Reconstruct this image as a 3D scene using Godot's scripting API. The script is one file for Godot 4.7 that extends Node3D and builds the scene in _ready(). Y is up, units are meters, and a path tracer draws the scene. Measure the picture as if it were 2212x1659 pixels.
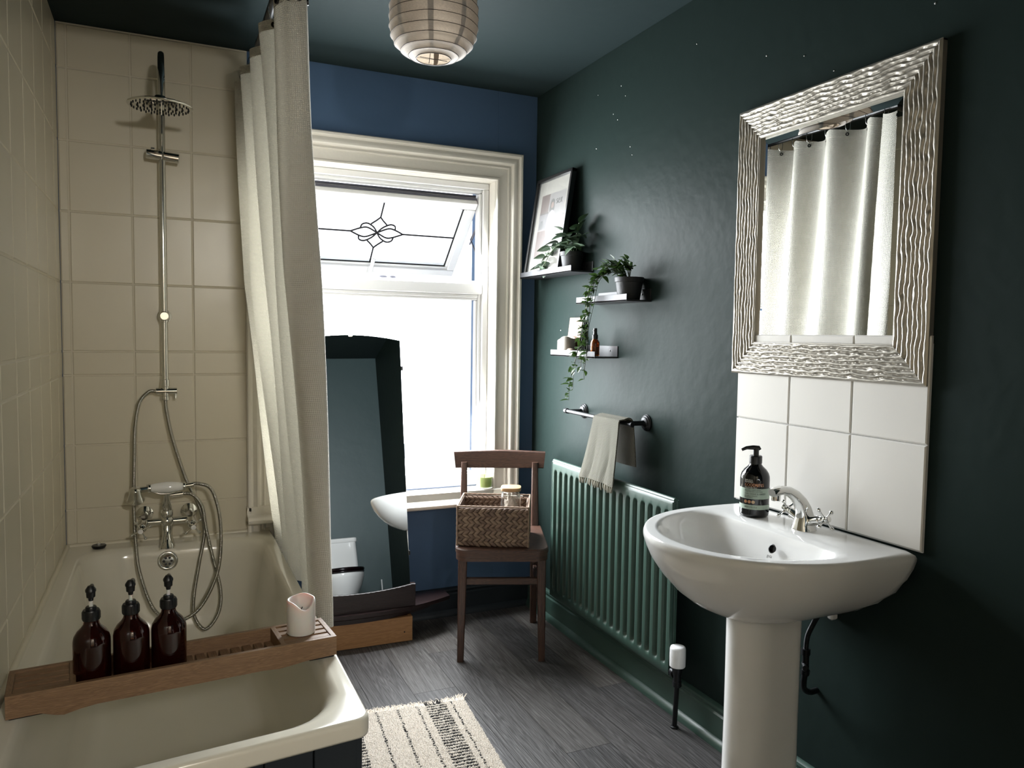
extends Node3D

# ---------------------------------------------------------------- mesh builder
class MB extends RefCounted:
	var v := PackedVector3Array()
	var n := PackedVector3Array()
	var uv := PackedVector2Array()
	var ix := PackedInt32Array()
	var t := Transform3D()

	func _p(p: Vector3, nn: Vector3, u: Vector2) -> int:
		v.append(t * p)
		n.append((t.basis * nn).normalized())
		uv.append(u)
		return v.size() - 1

	# a, b, c run counter-clockwise seen from outside; Godot wants clockwise
	func _t(a: int, b: int, c: int) -> void:
		ix.append(a)
		if (v[b] - v[a]).cross(v[c] - v[a]).dot(n[a] + n[b] + n[c]) < 0.0:
			ix.append(b)
			ix.append(c)
		else:
			ix.append(c)
			ix.append(b)

	func tri(a: Vector3, b: Vector3, c: Vector3) -> void:
		var nn := (b - a).cross(c - a).normalized()
		var i := _p(a, nn, Vector2(a.x + a.z, a.y))
		_p(b, nn, Vector2(b.x + b.z, b.y))
		_p(c, nn, Vector2(c.x + c.z, c.y))
		_t(i, i + 1, i + 2)

	func quad(a: Vector3, b: Vector3, c: Vector3, d: Vector3) -> void:
		var nn := (b - a).cross(d - a).normalized()
		var w := (b - a).length()
		var h := (d - a).length()
		var i := _p(a, nn, Vector2(0, 0))
		_p(b, nn, Vector2(w, 0))
		_p(c, nn, Vector2(w, h))
		_p(d, nn, Vector2(0, h))
		_t(i, i + 1, i + 2)
		_t(i, i + 2, i + 3)

	# rows of points; outside is d(column) x d(row); wrap closes the columns
	func grid(rows: Array, wrap := false, flip := false) -> void:
		var nr := rows.size()
		var nc: int = rows[0].size()
		var cols := nc + 1 if wrap else nc
		var base := v.size()
		var vlen := 0.0
		var mid: int = nc / 2
		for r in nr:
			if r > 0:
				vlen += (rows[r][mid] - rows[r - 1][mid]).length()
			var ulen := 0.0
			for cc in cols:
				var c := cc % nc
				if cc > 0:
					ulen += (rows[r][c] - rows[r][cc - 1]).length()
				var du: Vector3
				if wrap:
					du = rows[r][(c + 1) % nc] - rows[r][(c + nc - 1) % nc]
				else:
					du = rows[r][mini(c + 1, nc - 1)] - rows[r][maxi(c - 1, 0)]
				var dv: Vector3 = rows[mini(r + 1, nr - 1)][c] - rows[maxi(r - 1, 0)][c]
				if du.length_squared() < 1e-14:
					var q := r + 1 if r < nr / 2 else r - 1
					q = clampi(q, 0, nr - 1)
					if wrap:
						var s := Vector3()
						for k in nc:
							var d1: Vector3 = rows[q][(k + 1) % nc] - rows[q][(k + nc - 1) % nc]
							var d2: Vector3 = rows[mini(r + 1, nr - 1)][k] - rows[maxi(r - 1, 0)][k]
							s += d1.cross(d2)
						du = Vector3()
						var nn0 := s.normalized() * (-1.0 if flip else 1.0)
						_p(rows[r][c], nn0, Vector2(ulen, vlen))
						continue
					else:
						du = rows[q][mini(c + 1, nc - 1)] - rows[q][maxi(c - 1, 0)]
				if dv.length_squared() < 1e-14:
					dv = Vector3.UP
				var nn := du.cross(dv).normalized()
				if flip:
					nn = -nn
				_p(rows[r][c], nn, Vector2(ulen, vlen))
		for r in nr - 1:
			for c in cols - 1:
				var a := base + r * cols + c
				var b := a + 1
				var d := a + cols
				var e := d + 1
				if flip:
					_t(a, e, b)
					_t(a, d, e)
				else:
					_t(a, b, e)
					_t(a, e, d)

	# profile of (radius, height) from bottom to top, turned round y; breaks at sharp corners
	func lathe(prof: Array, seg := 24, sharp := 40.0) -> void:
		var runs := []
		var cur := [prof[0]]
		for i in range(1, prof.size()):
			cur.append(prof[i])
			if i < prof.size() - 1:
				var d0: Vector2 = (prof[i] - prof[i - 1]).normalized()
				var d1: Vector2 = (prof[i + 1] - prof[i]).normalized()
				if rad_to_deg(absf(d0.angle_to(d1))) > sharp:
					runs.append(cur)
					cur = [prof[i]]
		runs.append(cur)
		for run in runs:
			var rows := []
			for p in run:
				var row := PackedVector3Array()
				for k in seg:
					var a := TAU * k / seg
					row.append(Vector3(p.x * cos(a), p.y, -p.x * sin(a)))
				rows.append(row)
			grid(rows, true)

	func tube(path: Array, rad, seg := 10, caps := true) -> void:
		var m := path.size()
		var rows := []
		var nn := Vector3()
		var pt := Vector3()
		for i in m:
			var tg: Vector3 = (path[mini(i + 1, m - 1)] - path[maxi(i - 1, 0)]).normalized()
			if i == 0:
				nn = tg.cross(Vector3.UP if absf(tg.y) < 0.9 else Vector3.RIGHT).normalized()
			else:
				var ax := pt.cross(tg)
				if ax.length() > 1e-6:
					nn = nn.rotated(ax.normalized(), pt.angle_to(tg))
				nn = (nn - tg * nn.dot(tg)).normalized()
			pt = tg
			var bb := tg.cross(nn)
			var r: float = rad[i] if rad is Array or rad is PackedFloat32Array else rad
			var row := PackedVector3Array()
			for k in seg:
				var a := TAU * k / seg
				row.append(path[i] + (nn * cos(a) + bb * sin(a)) * r)
			rows.append(row)
		grid(rows, true)
		if caps:
			for e in [0, m - 1]:
				var row: PackedVector3Array = rows[e]
				for k in range(1, seg - 1):
					if e == 0:
						tri(row[0], row[k + 1], row[k])
					else:
						tri(row[0], row[k], row[k + 1])

	# box with rounded-looking bevels; the uv runs along the longest side
	func box(c: Vector3, s: Vector3, r := 0.002) -> void:
		var h := s * 0.5
		r = minf(r, minf(h.x, minf(h.y, h.z)) * 0.98)
		var axes := [Vector3.RIGHT, Vector3.UP, Vector3.BACK]
		var lng := 0
		if s.y > s[lng]:
			lng = 1
		if s.z > s[lng]:
			lng = 2
		var id := {}
		for sx in [-1, 1]:
			for sy in [-1, 1]:
				for sz in [-1, 1]:
					for ax in 3:
						var sg := Vector3(sx, sy, sz)
						var p := Vector3(sg.x * (h.x - r), sg.y * (h.y - r), sg.z * (h.z - r))
						p[ax] = sg[ax] * h[ax]
						var nn: Vector3 = axes[ax] * sg[ax]
						var o1 := (ax + 1) % 3
						var o2 := (ax + 2) % 3
						var u: float
						var w: float
						if lng == ax:
							u = p[o1] + c[o1]
							w = p[o2] + c[o2]
						else:
							u = p[lng] + c[lng]
							var oth: int = 3 - ax - lng
							w = p[oth] + c[oth] + ax * 0.37
						id[[sx, sy, sz, ax]] = _p(c + p, nn, Vector2(u, w))
		for ax in 3:
			var o1 := (ax + 1) % 3
			var o2 := (ax + 2) % 3
			for sg in [-1, 1]:
				var q := []
				for st in [[-1, -1], [1, -1], [1, 1], [-1, 1]]:
					var k := [0, 0, 0]
					k[ax] = sg
					k[o1] = st[0]
					k[o2] = st[1]
					q.append(id[[k[0], k[1], k[2], ax]])
				if sg == 1:
					_t(q[0], q[1], q[2])
					_t(q[0], q[2], q[3])
				else:
					_t(q[0], q[2], q[1])
					_t(q[0], q[3], q[2])
			# bevels along axis ax join faces o1 and o2
			for s1 in [-1, 1]:
				for s2 in [-1, 1]:
					var ka := [0, 0, 0]
					ka[ax] = -1
					ka[o1] = s1
					ka[o2] = s2
					var kb := [0, 0, 0]
					kb[ax] = 1
					kb[o1] = s1
					kb[o2] = s2
					var a: int = id[[ka[0], ka[1], ka[2], o1]]
					var b: int = id[[kb[0], kb[1], kb[2], o1]]
					var e: int = id[[kb[0], kb[1], kb[2], o2]]
					var d: int = id[[ka[0], ka[1], ka[2], o2]]
					if s1 * s2 == 1:
						_t(a, d, e)
						_t(a, e, b)
					else:
						_t(a, e, d)
						_t(a, b, e)
		for sx in [-1, 1]:
			for sy in [-1, 1]:
				for sz in [-1, 1]:
					var a: int = id[[sx, sy, sz, 0]]
					var b: int = id[[sx, sy, sz, 1]]
					var d: int = id[[sx, sy, sz, 2]]
					if sx * sy * sz == 1:
						_t(a, b, d)
					else:
						_t(a, d, b)

	# counter-clockwise outline in x, y, pushed from z = 0 to depth, edges chamfered by ch at the front (z = depth)
	func extrude(poly: PackedVector2Array, depth: float, ch := 0.0, sharp := 32.0) -> void:
		var m := poly.size()
		var inner := poly
		if ch > 0.0:
			var off := Geometry2D.offset_polygon(poly, -ch, Geometry2D.JOIN_MITER)
			if off.size() == 1 and off[0].size() == m:
				# line the inset up with the outline
				var best := 0
				var bd := 1e9
				for k in m:
					var dd: float = off[0][k].distance_squared_to(poly[0])
					if dd < bd:
						bd = dd
						best = k
				inner = PackedVector2Array()
				for k in m:
					inner.append(off[0][(best + k) % m])
			else:
				ch = 0.0
		var levels := [[poly, 0.0], [poly, depth - ch]]
		if ch > 0.0:
			levels.append([inner, depth])
		for k in m:
			var k2 := (k + 1) % m
			var e: Vector2 = (poly[k2] - poly[k]).normalized()
			var ep: Vector2 = (poly[k] - poly[(k + m - 1) % m]).normalized()
			var en: Vector2 = (poly[(k2 + 1) % m] - poly[k2]).normalized()
			var n0 := Vector2(e.y, -e.x)
			var na := n0
			var nb := n0
			if rad_to_deg(absf(ep.angle_to(e))) < sharp:
				na = (n0 + Vector2(ep.y, -ep.x)).normalized()
			if rad_to_deg(absf(e.angle_to(en))) < sharp:
				nb = (n0 + Vector2(en.y, -en.x)).normalized()
			var L := (poly[k2] - poly[k]).length()
			for l in levels.size() - 1:
				var A = levels[l]
				var B = levels[l + 1]
				var zz := 0.7 if l == 1 else 0.0
				var i := _p(Vector3(A[0][k].x, A[0][k].y, A[1]), Vector3(na.x, na.y, zz), Vector2(0, A[1]))
				_p(Vector3(A[0][k2].x, A[0][k2].y, A[1]), Vector3(nb.x, nb.y, zz), Vector2(L, A[1]))
				_p(Vector3(B[0][k2].x, B[0][k2].y, B[1]), Vector3(nb.x, nb.y, zz), Vector2(L, B[1]))
				_p(Vector3(B[0][k].x, B[0][k].y, B[1]), Vector3(na.x, na.y, zz), Vector2(0, B[1]))
				_t(i, i + 1, i + 2)
				_t(i, i + 2, i + 3)
		var tr := Geometry2D.triangulate_polygon(inner)
		var tb := Geometry2D.triangulate_polygon(poly)
		var b0 := v.size()
		for p in inner:
			_p(Vector3(p.x, p.y, depth), Vector3.BACK, p)
		for k in range(0, tr.size(), 3):
			_ori(inner, tr[k], tr[k + 1], tr[k + 2], b0, true)
		var b1 := v.size()
		for p in poly:
			_p(Vector3(p.x, p.y, 0), Vector3.FORWARD, p)
		for k in range(0, tb.size(), 3):
			_ori(poly, tb[k], tb[k + 1], tb[k + 2], b1, false)

	func _ori(pl: PackedVector2Array, a: int, b: int, c: int, base: int, front: bool) -> void:
		var ccw := (pl[b] - pl[a]).cross(pl[c] - pl[a]) > 0.0
		if ccw == front:
			_t(base + a, base + b, base + c)
		else:
			_t(base + a, base + c, base + b)

	# profile points lofted straight between two 3-D copies of it; creases where it turns sharply. outside is d(profile) x d(a to b)
	func loft(A: Array, B: Array, closed := false, sharp := 30.0, flip := false) -> void:
		var m := A.size()
		var segs := m if closed else m - 1
		for k in segs:
			var k2 := (k + 1) % m
			var e: Vector3 = (A[k2] - A[k]).normalized()
			var ax: Vector3 = (B[k] - A[k]).normalized()
			var n0 := e.cross(ax).normalized()
			var na := n0
			var nb := n0
			if closed or k > 0:
				var ep: Vector3 = (A[k] - A[(k + m - 1) % m]).normalized()
				if rad_to_deg(ep.angle_to(e)) < sharp:
					na = (n0 + ep.cross(ax).normalized()).normalized()
			if closed or k2 < m - 1:
				var en: Vector3 = (A[(k2 + 1) % m] - A[k2]).normalized()
				if rad_to_deg(en.angle_to(e)) < sharp:
					nb = (n0 + en.cross(ax).normalized()).normalized()
			var f := -1.0 if flip else 1.0
			var L: float = (B[k] - A[k]).length()
			var W: float = (A[k2] - A[k]).length()
			var i := _p(A[k], na * f, Vector2(0, k * 0.02))
			_p(A[k2], nb * f, Vector2(0, k * 0.02 + W))
			_p(B[k2], nb * f, Vector2(L, k * 0.02 + W))
			_p(B[k], na * f, Vector2(L, k * 0.02))
			if flip:
				_t(i, i + 2, i + 1)
				_t(i, i + 3, i + 2)
			else:
				_t(i, i + 1, i + 2)
				_t(i, i + 2, i + 3)

	func ball(c: Vector3, r: Vector3, seg := 12, rg := 8) -> void:
		var rows := []
		for i in rg + 1:
			var th := PI * i / rg
			var row := PackedVector3Array()
			for k in seg:
				var a := TAU * k / seg
				row.append(c + Vector3(r.x * sin(th) * cos(a), -r.y * cos(th), -r.z * sin(th) * sin(a)))
			rows.append(row)
		grid(rows, true)

	func rod(a: Vector3, b: Vector3, r: float, seg := 14, bev := 0.0) -> void:
		if bev <= 0.0:
			tube([a, b], r, seg)
			return
		var d := (b - a).normalized()
		tube([a, a + d * bev * 0.3, a + d * bev, b - d * bev, b - d * bev * 0.3, b], [r - bev, r - bev * 0.3, r, r, r - bev * 0.3, r - bev], seg)

	func shifted(off: Vector3) -> ArrayMesh:
		var w := v
		if off != Vector3():
			w = PackedVector3Array()
			for p in v:
				w.append(p - off)
		var arr := []
		arr.resize(Mesh.ARRAY_MAX)
		arr[Mesh.ARRAY_VERTEX] = w
		arr[Mesh.ARRAY_NORMAL] = n
		arr[Mesh.ARRAY_TEX_UV] = uv
		arr[Mesh.ARRAY_INDEX] = ix
		var m := ArrayMesh.new()
		m.add_surface_from_arrays(Mesh.PRIMITIVE_TRIANGLES, arr)
		return m

# ---------------------------------------------------------------- nodes
var used := {}
var rng := RandomNumberGenerator.new()

func numbered(called: String) -> String:
	var k: int = used.get(called, 0)
	used[called] = k + 1
	return called if k == 0 else "%s_%03d" % [called, k]

func thing(called: String, label: String, category: String, at := Vector3.ZERO, group := "") -> Node3D:
	var o := Node3D.new()
	o.name = numbered(called)
	add_child(o, true)
	o.position = at
	o.set_meta("label", label)
	o.set_meta("category", category)
	if group:
		o.set_meta("group", group)
	return o

func offset_of(o: Node) -> Vector3:
	var s := Vector3()
	while o is Node3D and o != self:
		s += o.position
		o = o.get_parent()
	return s

# one named mesh, built in room coordinates, under its parent
func part(called: String, b: MB, m: Material, parent: Node, stuff := false) -> MeshInstance3D:
	var o := MeshInstance3D.new()
	o.mesh = b.shifted(offset_of(parent))
	o.material_override = m
	var key := "count_" + called
	var k: int = parent.get_meta(key, 0)
	parent.set_meta(key, k + 1)
	o.name = called if k == 0 else "%s_%03d" % [called, k]
	parent.add_child(o, true)
	if stuff:
		o.set_meta("kind", "stuff")
	return o

func put(called: String, mesh: Mesh, m: Material, parent: Node, x: Transform3D) -> MeshInstance3D:
	var o := MeshInstance3D.new()
	o.mesh = mesh
	o.material_override = m
	var c: int = parent.get_meta("count_" + called, 0)
	parent.set_meta("count_" + called, c + 1)
	o.name = called if c == 0 else "%s_%03d" % [called, c]
	parent.add_child(o, true)
	x.origin -= offset_of(parent)
	o.transform = x
	return o

func struct(called: String, b: MB, m: Material) -> MeshInstance3D:
	var o := part(called, b, m, self)
	o.set_meta("kind", "structure")
	return o

func alone(called: String, b: MB, m: Material, label: String, category: String, at: Vector3, group := "") -> MeshInstance3D:
	var o := MeshInstance3D.new()
	o.mesh = b.shifted(at)
	o.material_override = m
	o.name = numbered(called)
	add_child(o, true)
	o.position = at
	o.set_meta("label", label)
	o.set_meta("category", category)
	if group:
		o.set_meta("group", group)
	return o

func face(dir: Vector3, at: Vector3, up := Vector3.UP) -> Transform3D:   # local y along dir
	var y := dir.normalized()
	var ref := up if absf(y.dot(up)) < 0.95 else Vector3.RIGHT
	var x := y.cross(ref).normalized()
	return Transform3D(Basis(x, y, x.cross(y)), at)

func smooth_path(pts: Array, sub := 8) -> Array:
	var out := []
	for i in pts.size() - 1:
		var p0: Vector3 = pts[maxi(i - 1, 0)]
		var p1: Vector3 = pts[i]
		var p2: Vector3 = pts[i + 1]
		var p3: Vector3 = pts[mini(i + 2, pts.size() - 1)]
		for k in sub:
			var s := float(k) / sub
			out.append(p1.cubic_interpolate(p2, p0, p3, s))
	out.append(pts[-1])
	return out

# ---------------------------------------------------------------- materials
func mat(c: Color, rough := 0.6, metal := 0.0) -> StandardMaterial3D:
	var m := StandardMaterial3D.new()
	m.albedo_color = c
	m.roughness = rough
	m.metallic = metal
	return m

func bumpy(m: StandardMaterial3D, freq: float, cm: float, scale := 1.0, oct := 4, sd := 1) -> StandardMaterial3D:
	var nz := FastNoiseLite.new()
	nz.seed = sd
	nz.noise_type = FastNoiseLite.TYPE_SIMPLEX
	nz.frequency = freq
	nz.fractal_octaves = oct
	var tx := NoiseTexture2D.new()
	tx.width = 512
	tx.height = 512
	tx.seamless = true
	tx.noise = nz
	m.heightmap_enabled = true
	m.heightmap_texture = tx
	m.heightmap_scale = cm
	m.uv1_triplanar = true
	m.uv1_world_triplanar = true
	m.uv1_scale = Vector3.ONE * scale
	return m

# grain along u; dark..light ramp of two colours
func wood(c0: Color, c1: Color, rough := 0.5, rep := 1.5, sd := 3, streak := 1.0, bump := 0.03) -> StandardMaterial3D:
	var w := 256
	var h := 256
	var a := FastNoiseLite.new()
	a.seed = sd
	a.frequency = 1.0
	a.fractal_octaves = 3
	var im := Image.create(w, h, false, Image.FORMAT_RGB8)
	var hm := Image.create(w, h, false, Image.FORMAT_RGB8)
	for y in h:
		for x in w:
			var u := float(x) / w
			var q := float(y) / h
			# periodic along u by walking a circle
			var cu := cos(u * TAU) * 0.35
			var su := sin(u * TAU) * 0.35
			var cv := cos(q * TAU)
			var sv := sin(q * TAU)
			var ring := a.get_noise_3d(cu + cv * 2.0, su + sv * 2.0, 1.7)
			var fine := a.get_noise_3d(cu * 2.0 + cv * 16.0, su * 2.0 + sv * 16.0, 9.1)
			var vf := a.get_noise_3d(cu * 7.0 + cv * 40.0, su * 7.0 + sv * 40.0, 4.4)
			var g := 0.5 + 0.5 * sin(ring * 26.0) * 0.45 + fine * 0.55 * streak + vf * 0.35 * streak
			g = clampf(g, 0.0, 1.0)
			im.set_pixel(x, y, c0.lerp(c1, g))
			var e := clampf(0.5 + fine * 0.6 + vf * 0.8, 0.0, 1.0)
			hm.set_pixel(x, y, Color(e, e, e))
	var m := mat(Color.WHITE, rough)
	m.albedo_texture = ImageTexture.create_from_image(im)
	m.heightmap_enabled = true
	m.heightmap_texture = ImageTexture.create_from_image(hm)
	m.heightmap_scale = bump
	m.uv1_scale = Vector3(rep, rep * 3.0, 1)
	return m

var M := {}

func _ready() -> void:
	# camera: 26 mm phone lens held a little low by the left wall
	var cam := Camera3D.new()
	cam.name = "camera"
	cam.fov = 53.3
	cam.near = 0.02
	cam.far = 60.0
	cam.transform = Transform3D(Basis(Vector3(0.910356, 0.014534, 0.413570), Vector3(0.012759, 0.997922, -0.063155), Vector3(-0.413628, 0.062770, 0.908279)), Vector3(-1.52, 1.224, 3.11))
	add_child(cam)
	cam.current = true
	# overcast daylight outside the window
	var sm := ProceduralSkyMaterial.new()
	sm.sky_top_color = Color(0.93, 0.96, 1.0)
	sm.sky_horizon_color = Color(0.96, 0.97, 1.0)
	sm.ground_horizon_color = Color(0.72, 0.72, 0.70)
	sm.ground_bottom_color = Color(0.62, 0.62, 0.60)
	sm.sky_energy_multiplier = 1.0
	sm.ground_energy_multiplier = 1.0
	var sky := Sky.new()
	sky.sky_material = sm
	var env := Environment.new()
	env.background_mode = Environment.BG_SKY
	env.sky = sky
	env.background_energy_multiplier = 0.3
	env.tonemap_mode = Environment.TONE_MAPPER_LINEAR
	env.tonemap_exposure = 12.0
	env.sdfgi_enabled = true
	env.ssao_enabled = true
	env.ssil_enabled = true
	var we := WorldEnvironment.new()
	we.name = "daylight"
	we.environment = env
	add_child(we)
	# the daylight that the window lets in, a soft panel the size of each light of the window
	for q in [[Vector3(-0.655, 0.995, -0.045), Vector2(0.83, 0.78), 0.66], [Vector3(-0.655, 1.66, -0.04), Vector2(0.85, 0.40), 0.36]]:
		var al := AreaLight3D.new()
		al.name = "window_daylight" if q[0].y < 1.2 else "window_daylight_001"
		al.area_size = q[1]
		al.light_energy = q[2]
		al.light_color = Color(0.965, 0.985, 1.0)
		al.shadow_enabled = true
		al.area_range = 12.0
		add_child(al)
		al.position = q[0]
		al.rotation = Vector3(deg_to_rad(-20.0), PI, 0)
	make_materials()
	room()
	window()
	bathtub()
	basin()
	radiator()
	wall_mirror()
	tall_mirror()
	curtain()
	shower()
	caddy()
	chair()
	basket()
	basin_things()
	shelves()
	towel()
	candle_jar()
	lantern()
	rug()
	toilet()

func make_materials() -> void:
	M.green = bumpy(mat(Color(0.128, 0.17, 0.162), 0.45), 0.03, 0.06, 0.8, 5, 4)
	M.flare_blue = bumpy(mat(Color(0.31, 0.40, 0.515), 0.5), 0.03, 0.05, 0.8, 5, 5)  # bluish flare round the window is put into this wall colour
	M.ceiling = bumpy(mat(Color(0.155, 0.195, 0.198), 0.6), 0.03, 0.04, 0.8, 5, 6)
	for k in ["green", "flare_blue", "ceiling"]:
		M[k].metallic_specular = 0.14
	M.teal = bumpy(mat(Color(0.21, 0.285, 0.29), 0.5), 0.012, 0.1, 0.8, 5, 17)  # wall green made lighter, window light on the near wall put into the colour
	M.tile = bumpy(mat(Color(0.80, 0.77, 0.69), 0.3), 0.006, 0.06, 1.0, 3, 7)
	M.grout = mat(Color(0.83, 0.80, 0.73), 0.55)
	M.splash = bumpy(mat(Color(0.86, 0.85, 0.83), 0.16), 0.004, 0.02, 1.0, 2, 8)
	M.gloss = bumpy(mat(Color(0.86, 0.84, 0.80), 0.3), 0.02, 0.1, 1.0, 4, 9)
	M.upvc = mat(Color(0.88, 0.88, 0.88), 0.25)
	M.china = mat(Color(0.92, 0.918, 0.91), 0.07)
	M.bath = mat(Color(0.85, 0.83, 0.77), 0.12)
	M.chrome = mat(Color(0.86, 0.86, 0.85), 0.06, 1.0)
	M.hose = mat(Color(0.62, 0.61, 0.58), 0.22, 1.0)
	M.mirror = mat(Color(0.93, 0.94, 0.94), 0.0, 1.0)
	M.black = mat(Color(0.035, 0.035, 0.04), 0.35)
	M.iron = mat(Color(0.12, 0.125, 0.135), 0.4, 0.5)
	M.shelf = mat(Color(0.16, 0.165, 0.175), 0.5, 0.15)
	M.pot = bumpy(mat(Color(0.10, 0.105, 0.115), 0.6), 0.05, 0.05, 2.0, 3, 10)
	M.wax = mat(Color(0.82, 0.805, 0.78), 0.45)
	M.wax.subsurf_scatter_enabled = true
	M.wax.subsurf_scatter_strength = 0.4
	M.panel = mat(Color(0.10, 0.13, 0.155), 0.5)
	M.rad = mat(Color(0.21, 0.295, 0.262), 0.38)
	M.pane = mat(Color(1, 1, 1, 0.03), 0.02)
	M.pane.metallic_specular = 0.2
	M.pane.transparency = BaseMaterial3D.TRANSPARENCY_ALPHA
	M.clear = mat(Color(0.97, 0.98, 0.97, 0.06), 0.03)
	M.clear.transparency = BaseMaterial3D.TRANSPARENCY_ALPHA
	M.lead = mat(Color(0.16, 0.16, 0.165), 0.8)
	M.lead.metallic_specular = 0.1
	M.backlit = mat(Color(0.88, 0.87, 0.85), 0.3)
	M.darkgap = mat(Color(0.32, 0.32, 0.36), 0.5)
	M.chair = wood(Color(0.15, 0.095, 0.075), Color(0.36, 0.245, 0.19), 0.42, 2.5, 11)
	M.oak = wood(Color(0.40, 0.295, 0.20), Color(0.56, 0.44, 0.32), 0.5, 3.0, 12, 0.8)
	M.pine = wood(Color(0.52, 0.36, 0.22), Color(0.70, 0.53, 0.35), 0.5, 2.0, 13, 0.5)
	M.mahogany = wood(Color(0.085, 0.05, 0.05), Color(0.17, 0.105, 0.10), 0.35, 2.0, 14)
	M.bamboo = wood(Color(0.58, 0.45, 0.31), Color(0.70, 0.57, 0.41), 0.45, 4.0, 15, 0.6)
	M.seat = mat(Color(0.075, 0.035, 0.045), 0.2)
	M.planks = []
	for k in 5:
		var c0: Color = [Color(0.165, 0.155, 0.150), Color(0.19, 0.178, 0.17), Color(0.145, 0.138, 0.137), Color(0.205, 0.19, 0.178), Color(0.17, 0.16, 0.157)][k]
		M.planks.append(wood(c0, c0.lightened(0.24), 0.5, 0.8, 30 + k, 0.8, 0.05))
		M.planks[k].metallic_specular = 0.32

const CEIL := 2.28
const XL := -1.845
const ZN := 3.69
const RIM := 0.45

func room() -> void:
	# floor slab with planks laid on it, running from the window to the back
	var b := MB.new()
	b.box(Vector3(XL * 0.5, -0.06, ZN * 0.5), Vector3(-XL + 0.4, 0.1, ZN + 0.4), 0.001)
	var floor_ := struct("floor", b, M.black)
	rng.seed = 5
	var x := 0.0
	var row := 0
	while x > XL:
		var w := 0.152
		var z: float = -[0.35, 0.66, 0.02, 0.85, 0.55][row % 5]
		while z < ZN:
			var z0 := maxf(z, 0.0)
			var z1 := minf(z + 1.22, ZN)
			var x0 := maxf(x - w, XL)
			if z1 - z0 > 0.02 and x - x0 > 0.01:
				var p := MB.new()
				p.box(Vector3((x + x0) * 0.5, -0.005, (z0 + z1) * 0.5), Vector3(x - x0 - 0.0006, 0.01, z1 - z0 - 0.0006), 0.0006)
				var off := Vector2(rng.randf(), rng.randf())
				for i in p.uv.size():
					p.uv[i] += off
				part("plank", p, M.planks[rng.randi() % 5], floor_)
			z += 1.22
		x -= w
		row += 1
	# ceiling
	b = MB.new()
	b.box(Vector3(XL * 0.5, CEIL + 0.1, ZN * 0.5), Vector3(-XL + 0.6, 0.2, ZN + 0.6), 0.001)
	struct("ceiling", b, M.ceiling)
	# walls, 0.3 thick
	b = MB.new()
	b.box(Vector3(0.15, CEIL * 0.5, ZN * 0.5), Vector3(0.3, CEIL, ZN), 0.001)
	var wr := struct("wall_right", b, M.green)
	b = MB.new()
	b.box(Vector3(XL - 0.15 - 0.0025, CEIL * 0.5, ZN * 0.5), Vector3(0.3, CEIL, ZN), 0.001)
	var wl := struct("wall_left", b, M.grout)
	b = MB.new()
	b.box(Vector3(XL - 0.075, CEIL * 0.5, ZN + 0.06), Vector3(0.45, CEIL, 0.12), 0.001)
	b.box(Vector3(-0.3, CEIL * 0.5, ZN + 0.06), Vector3(1.2, CEIL, 0.12), 0.001)
	b.box(Vector3(-1.265, 2.14, ZN + 0.06), Vector3(0.73, 0.28, 0.12), 0.001)
	struct("wall_near", b, M.teal)
	fill_landing()
	# window wall with its opening
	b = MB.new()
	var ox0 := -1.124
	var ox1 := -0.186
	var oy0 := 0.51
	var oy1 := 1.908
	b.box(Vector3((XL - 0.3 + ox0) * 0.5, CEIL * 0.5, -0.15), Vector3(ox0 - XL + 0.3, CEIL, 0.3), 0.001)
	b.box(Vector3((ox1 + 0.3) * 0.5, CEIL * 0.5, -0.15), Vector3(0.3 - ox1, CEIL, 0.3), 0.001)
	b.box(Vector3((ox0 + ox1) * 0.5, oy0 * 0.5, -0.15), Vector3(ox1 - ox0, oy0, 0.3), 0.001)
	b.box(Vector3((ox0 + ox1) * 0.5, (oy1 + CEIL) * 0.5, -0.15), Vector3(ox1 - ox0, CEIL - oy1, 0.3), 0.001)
	var wf := struct("wall_far", b, M.flare_blue)
	# grout bed and tiles on the window wall beside the window, above the bath
	var yj := [RIM, 0.58, 0.812, 1.062, 1.147, 1.39, 1.636, 1.88, 2.126, 2.274]
	var xj := [XL, -1.815, -1.617, -1.418, -1.222]
	rng.seed = 9
	b = MB.new()
	b.box(Vector3((XL - 1.222) * 0.5, (RIM - 0.05 + 2.279) * 0.5, 0.002), Vector3(-1.222 - XL, 2.279 - RIM + 0.05, 0.0035), 0.001)
	part("grout_bed", b, M.grout, wf)
	for i in xj.size() - 1:
		for j in yj.size() - 1:
			tile_on(wf, Vector3((xj[i] + xj[i + 1]) * 0.5, (yj[j] + yj[j + 1]) * 0.5, 0.0035), Basis(), Vector2(xj[i + 1] - xj[i], yj[j + 1] - yj[j]), M.tile, 0.0036, 0.0034)
	# left wall, tiled along its whole length
	var bl := Basis(Vector3.UP, PI / 2)
	var z := 0.008
	while z < ZN - 0.02:
		var z2 := minf(z + (0.2 if z > 0.01 else 0.12), ZN)
		for j in yj.size() - 1:
			tile_on(wl, Vector3(XL - 0.0065, (yj[j] + yj[j + 1]) * 0.5, (z + z2) * 0.5), bl, Vector2(z2 - z, yj[j + 1] - yj[j]), M.tile, 0.006, 0.0048)
		z = z2
	# splashback behind the basin
	var br := Basis(Vector3.UP, -PI / 2)
	b = MB.new()
	b.box(Vector3(-0.0025, 0.99, 1.674), Vector3(0.005, 0.462, 0.606), 0.001)
	part("grout_bed", b, M.upvc, wr)
	for i in 3:
		for j in 2:
			tile_on(wr, Vector3(-0.004, [0.88, 1.119][j], 1.369 + 0.1015 + i * 0.2035), br, Vector2(0.2035, [0.238, 0.24][j]), M.splash, 0.008, 0.0026)
	# old screw heads and filled holes on the right wall
	var k := 0
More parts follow.
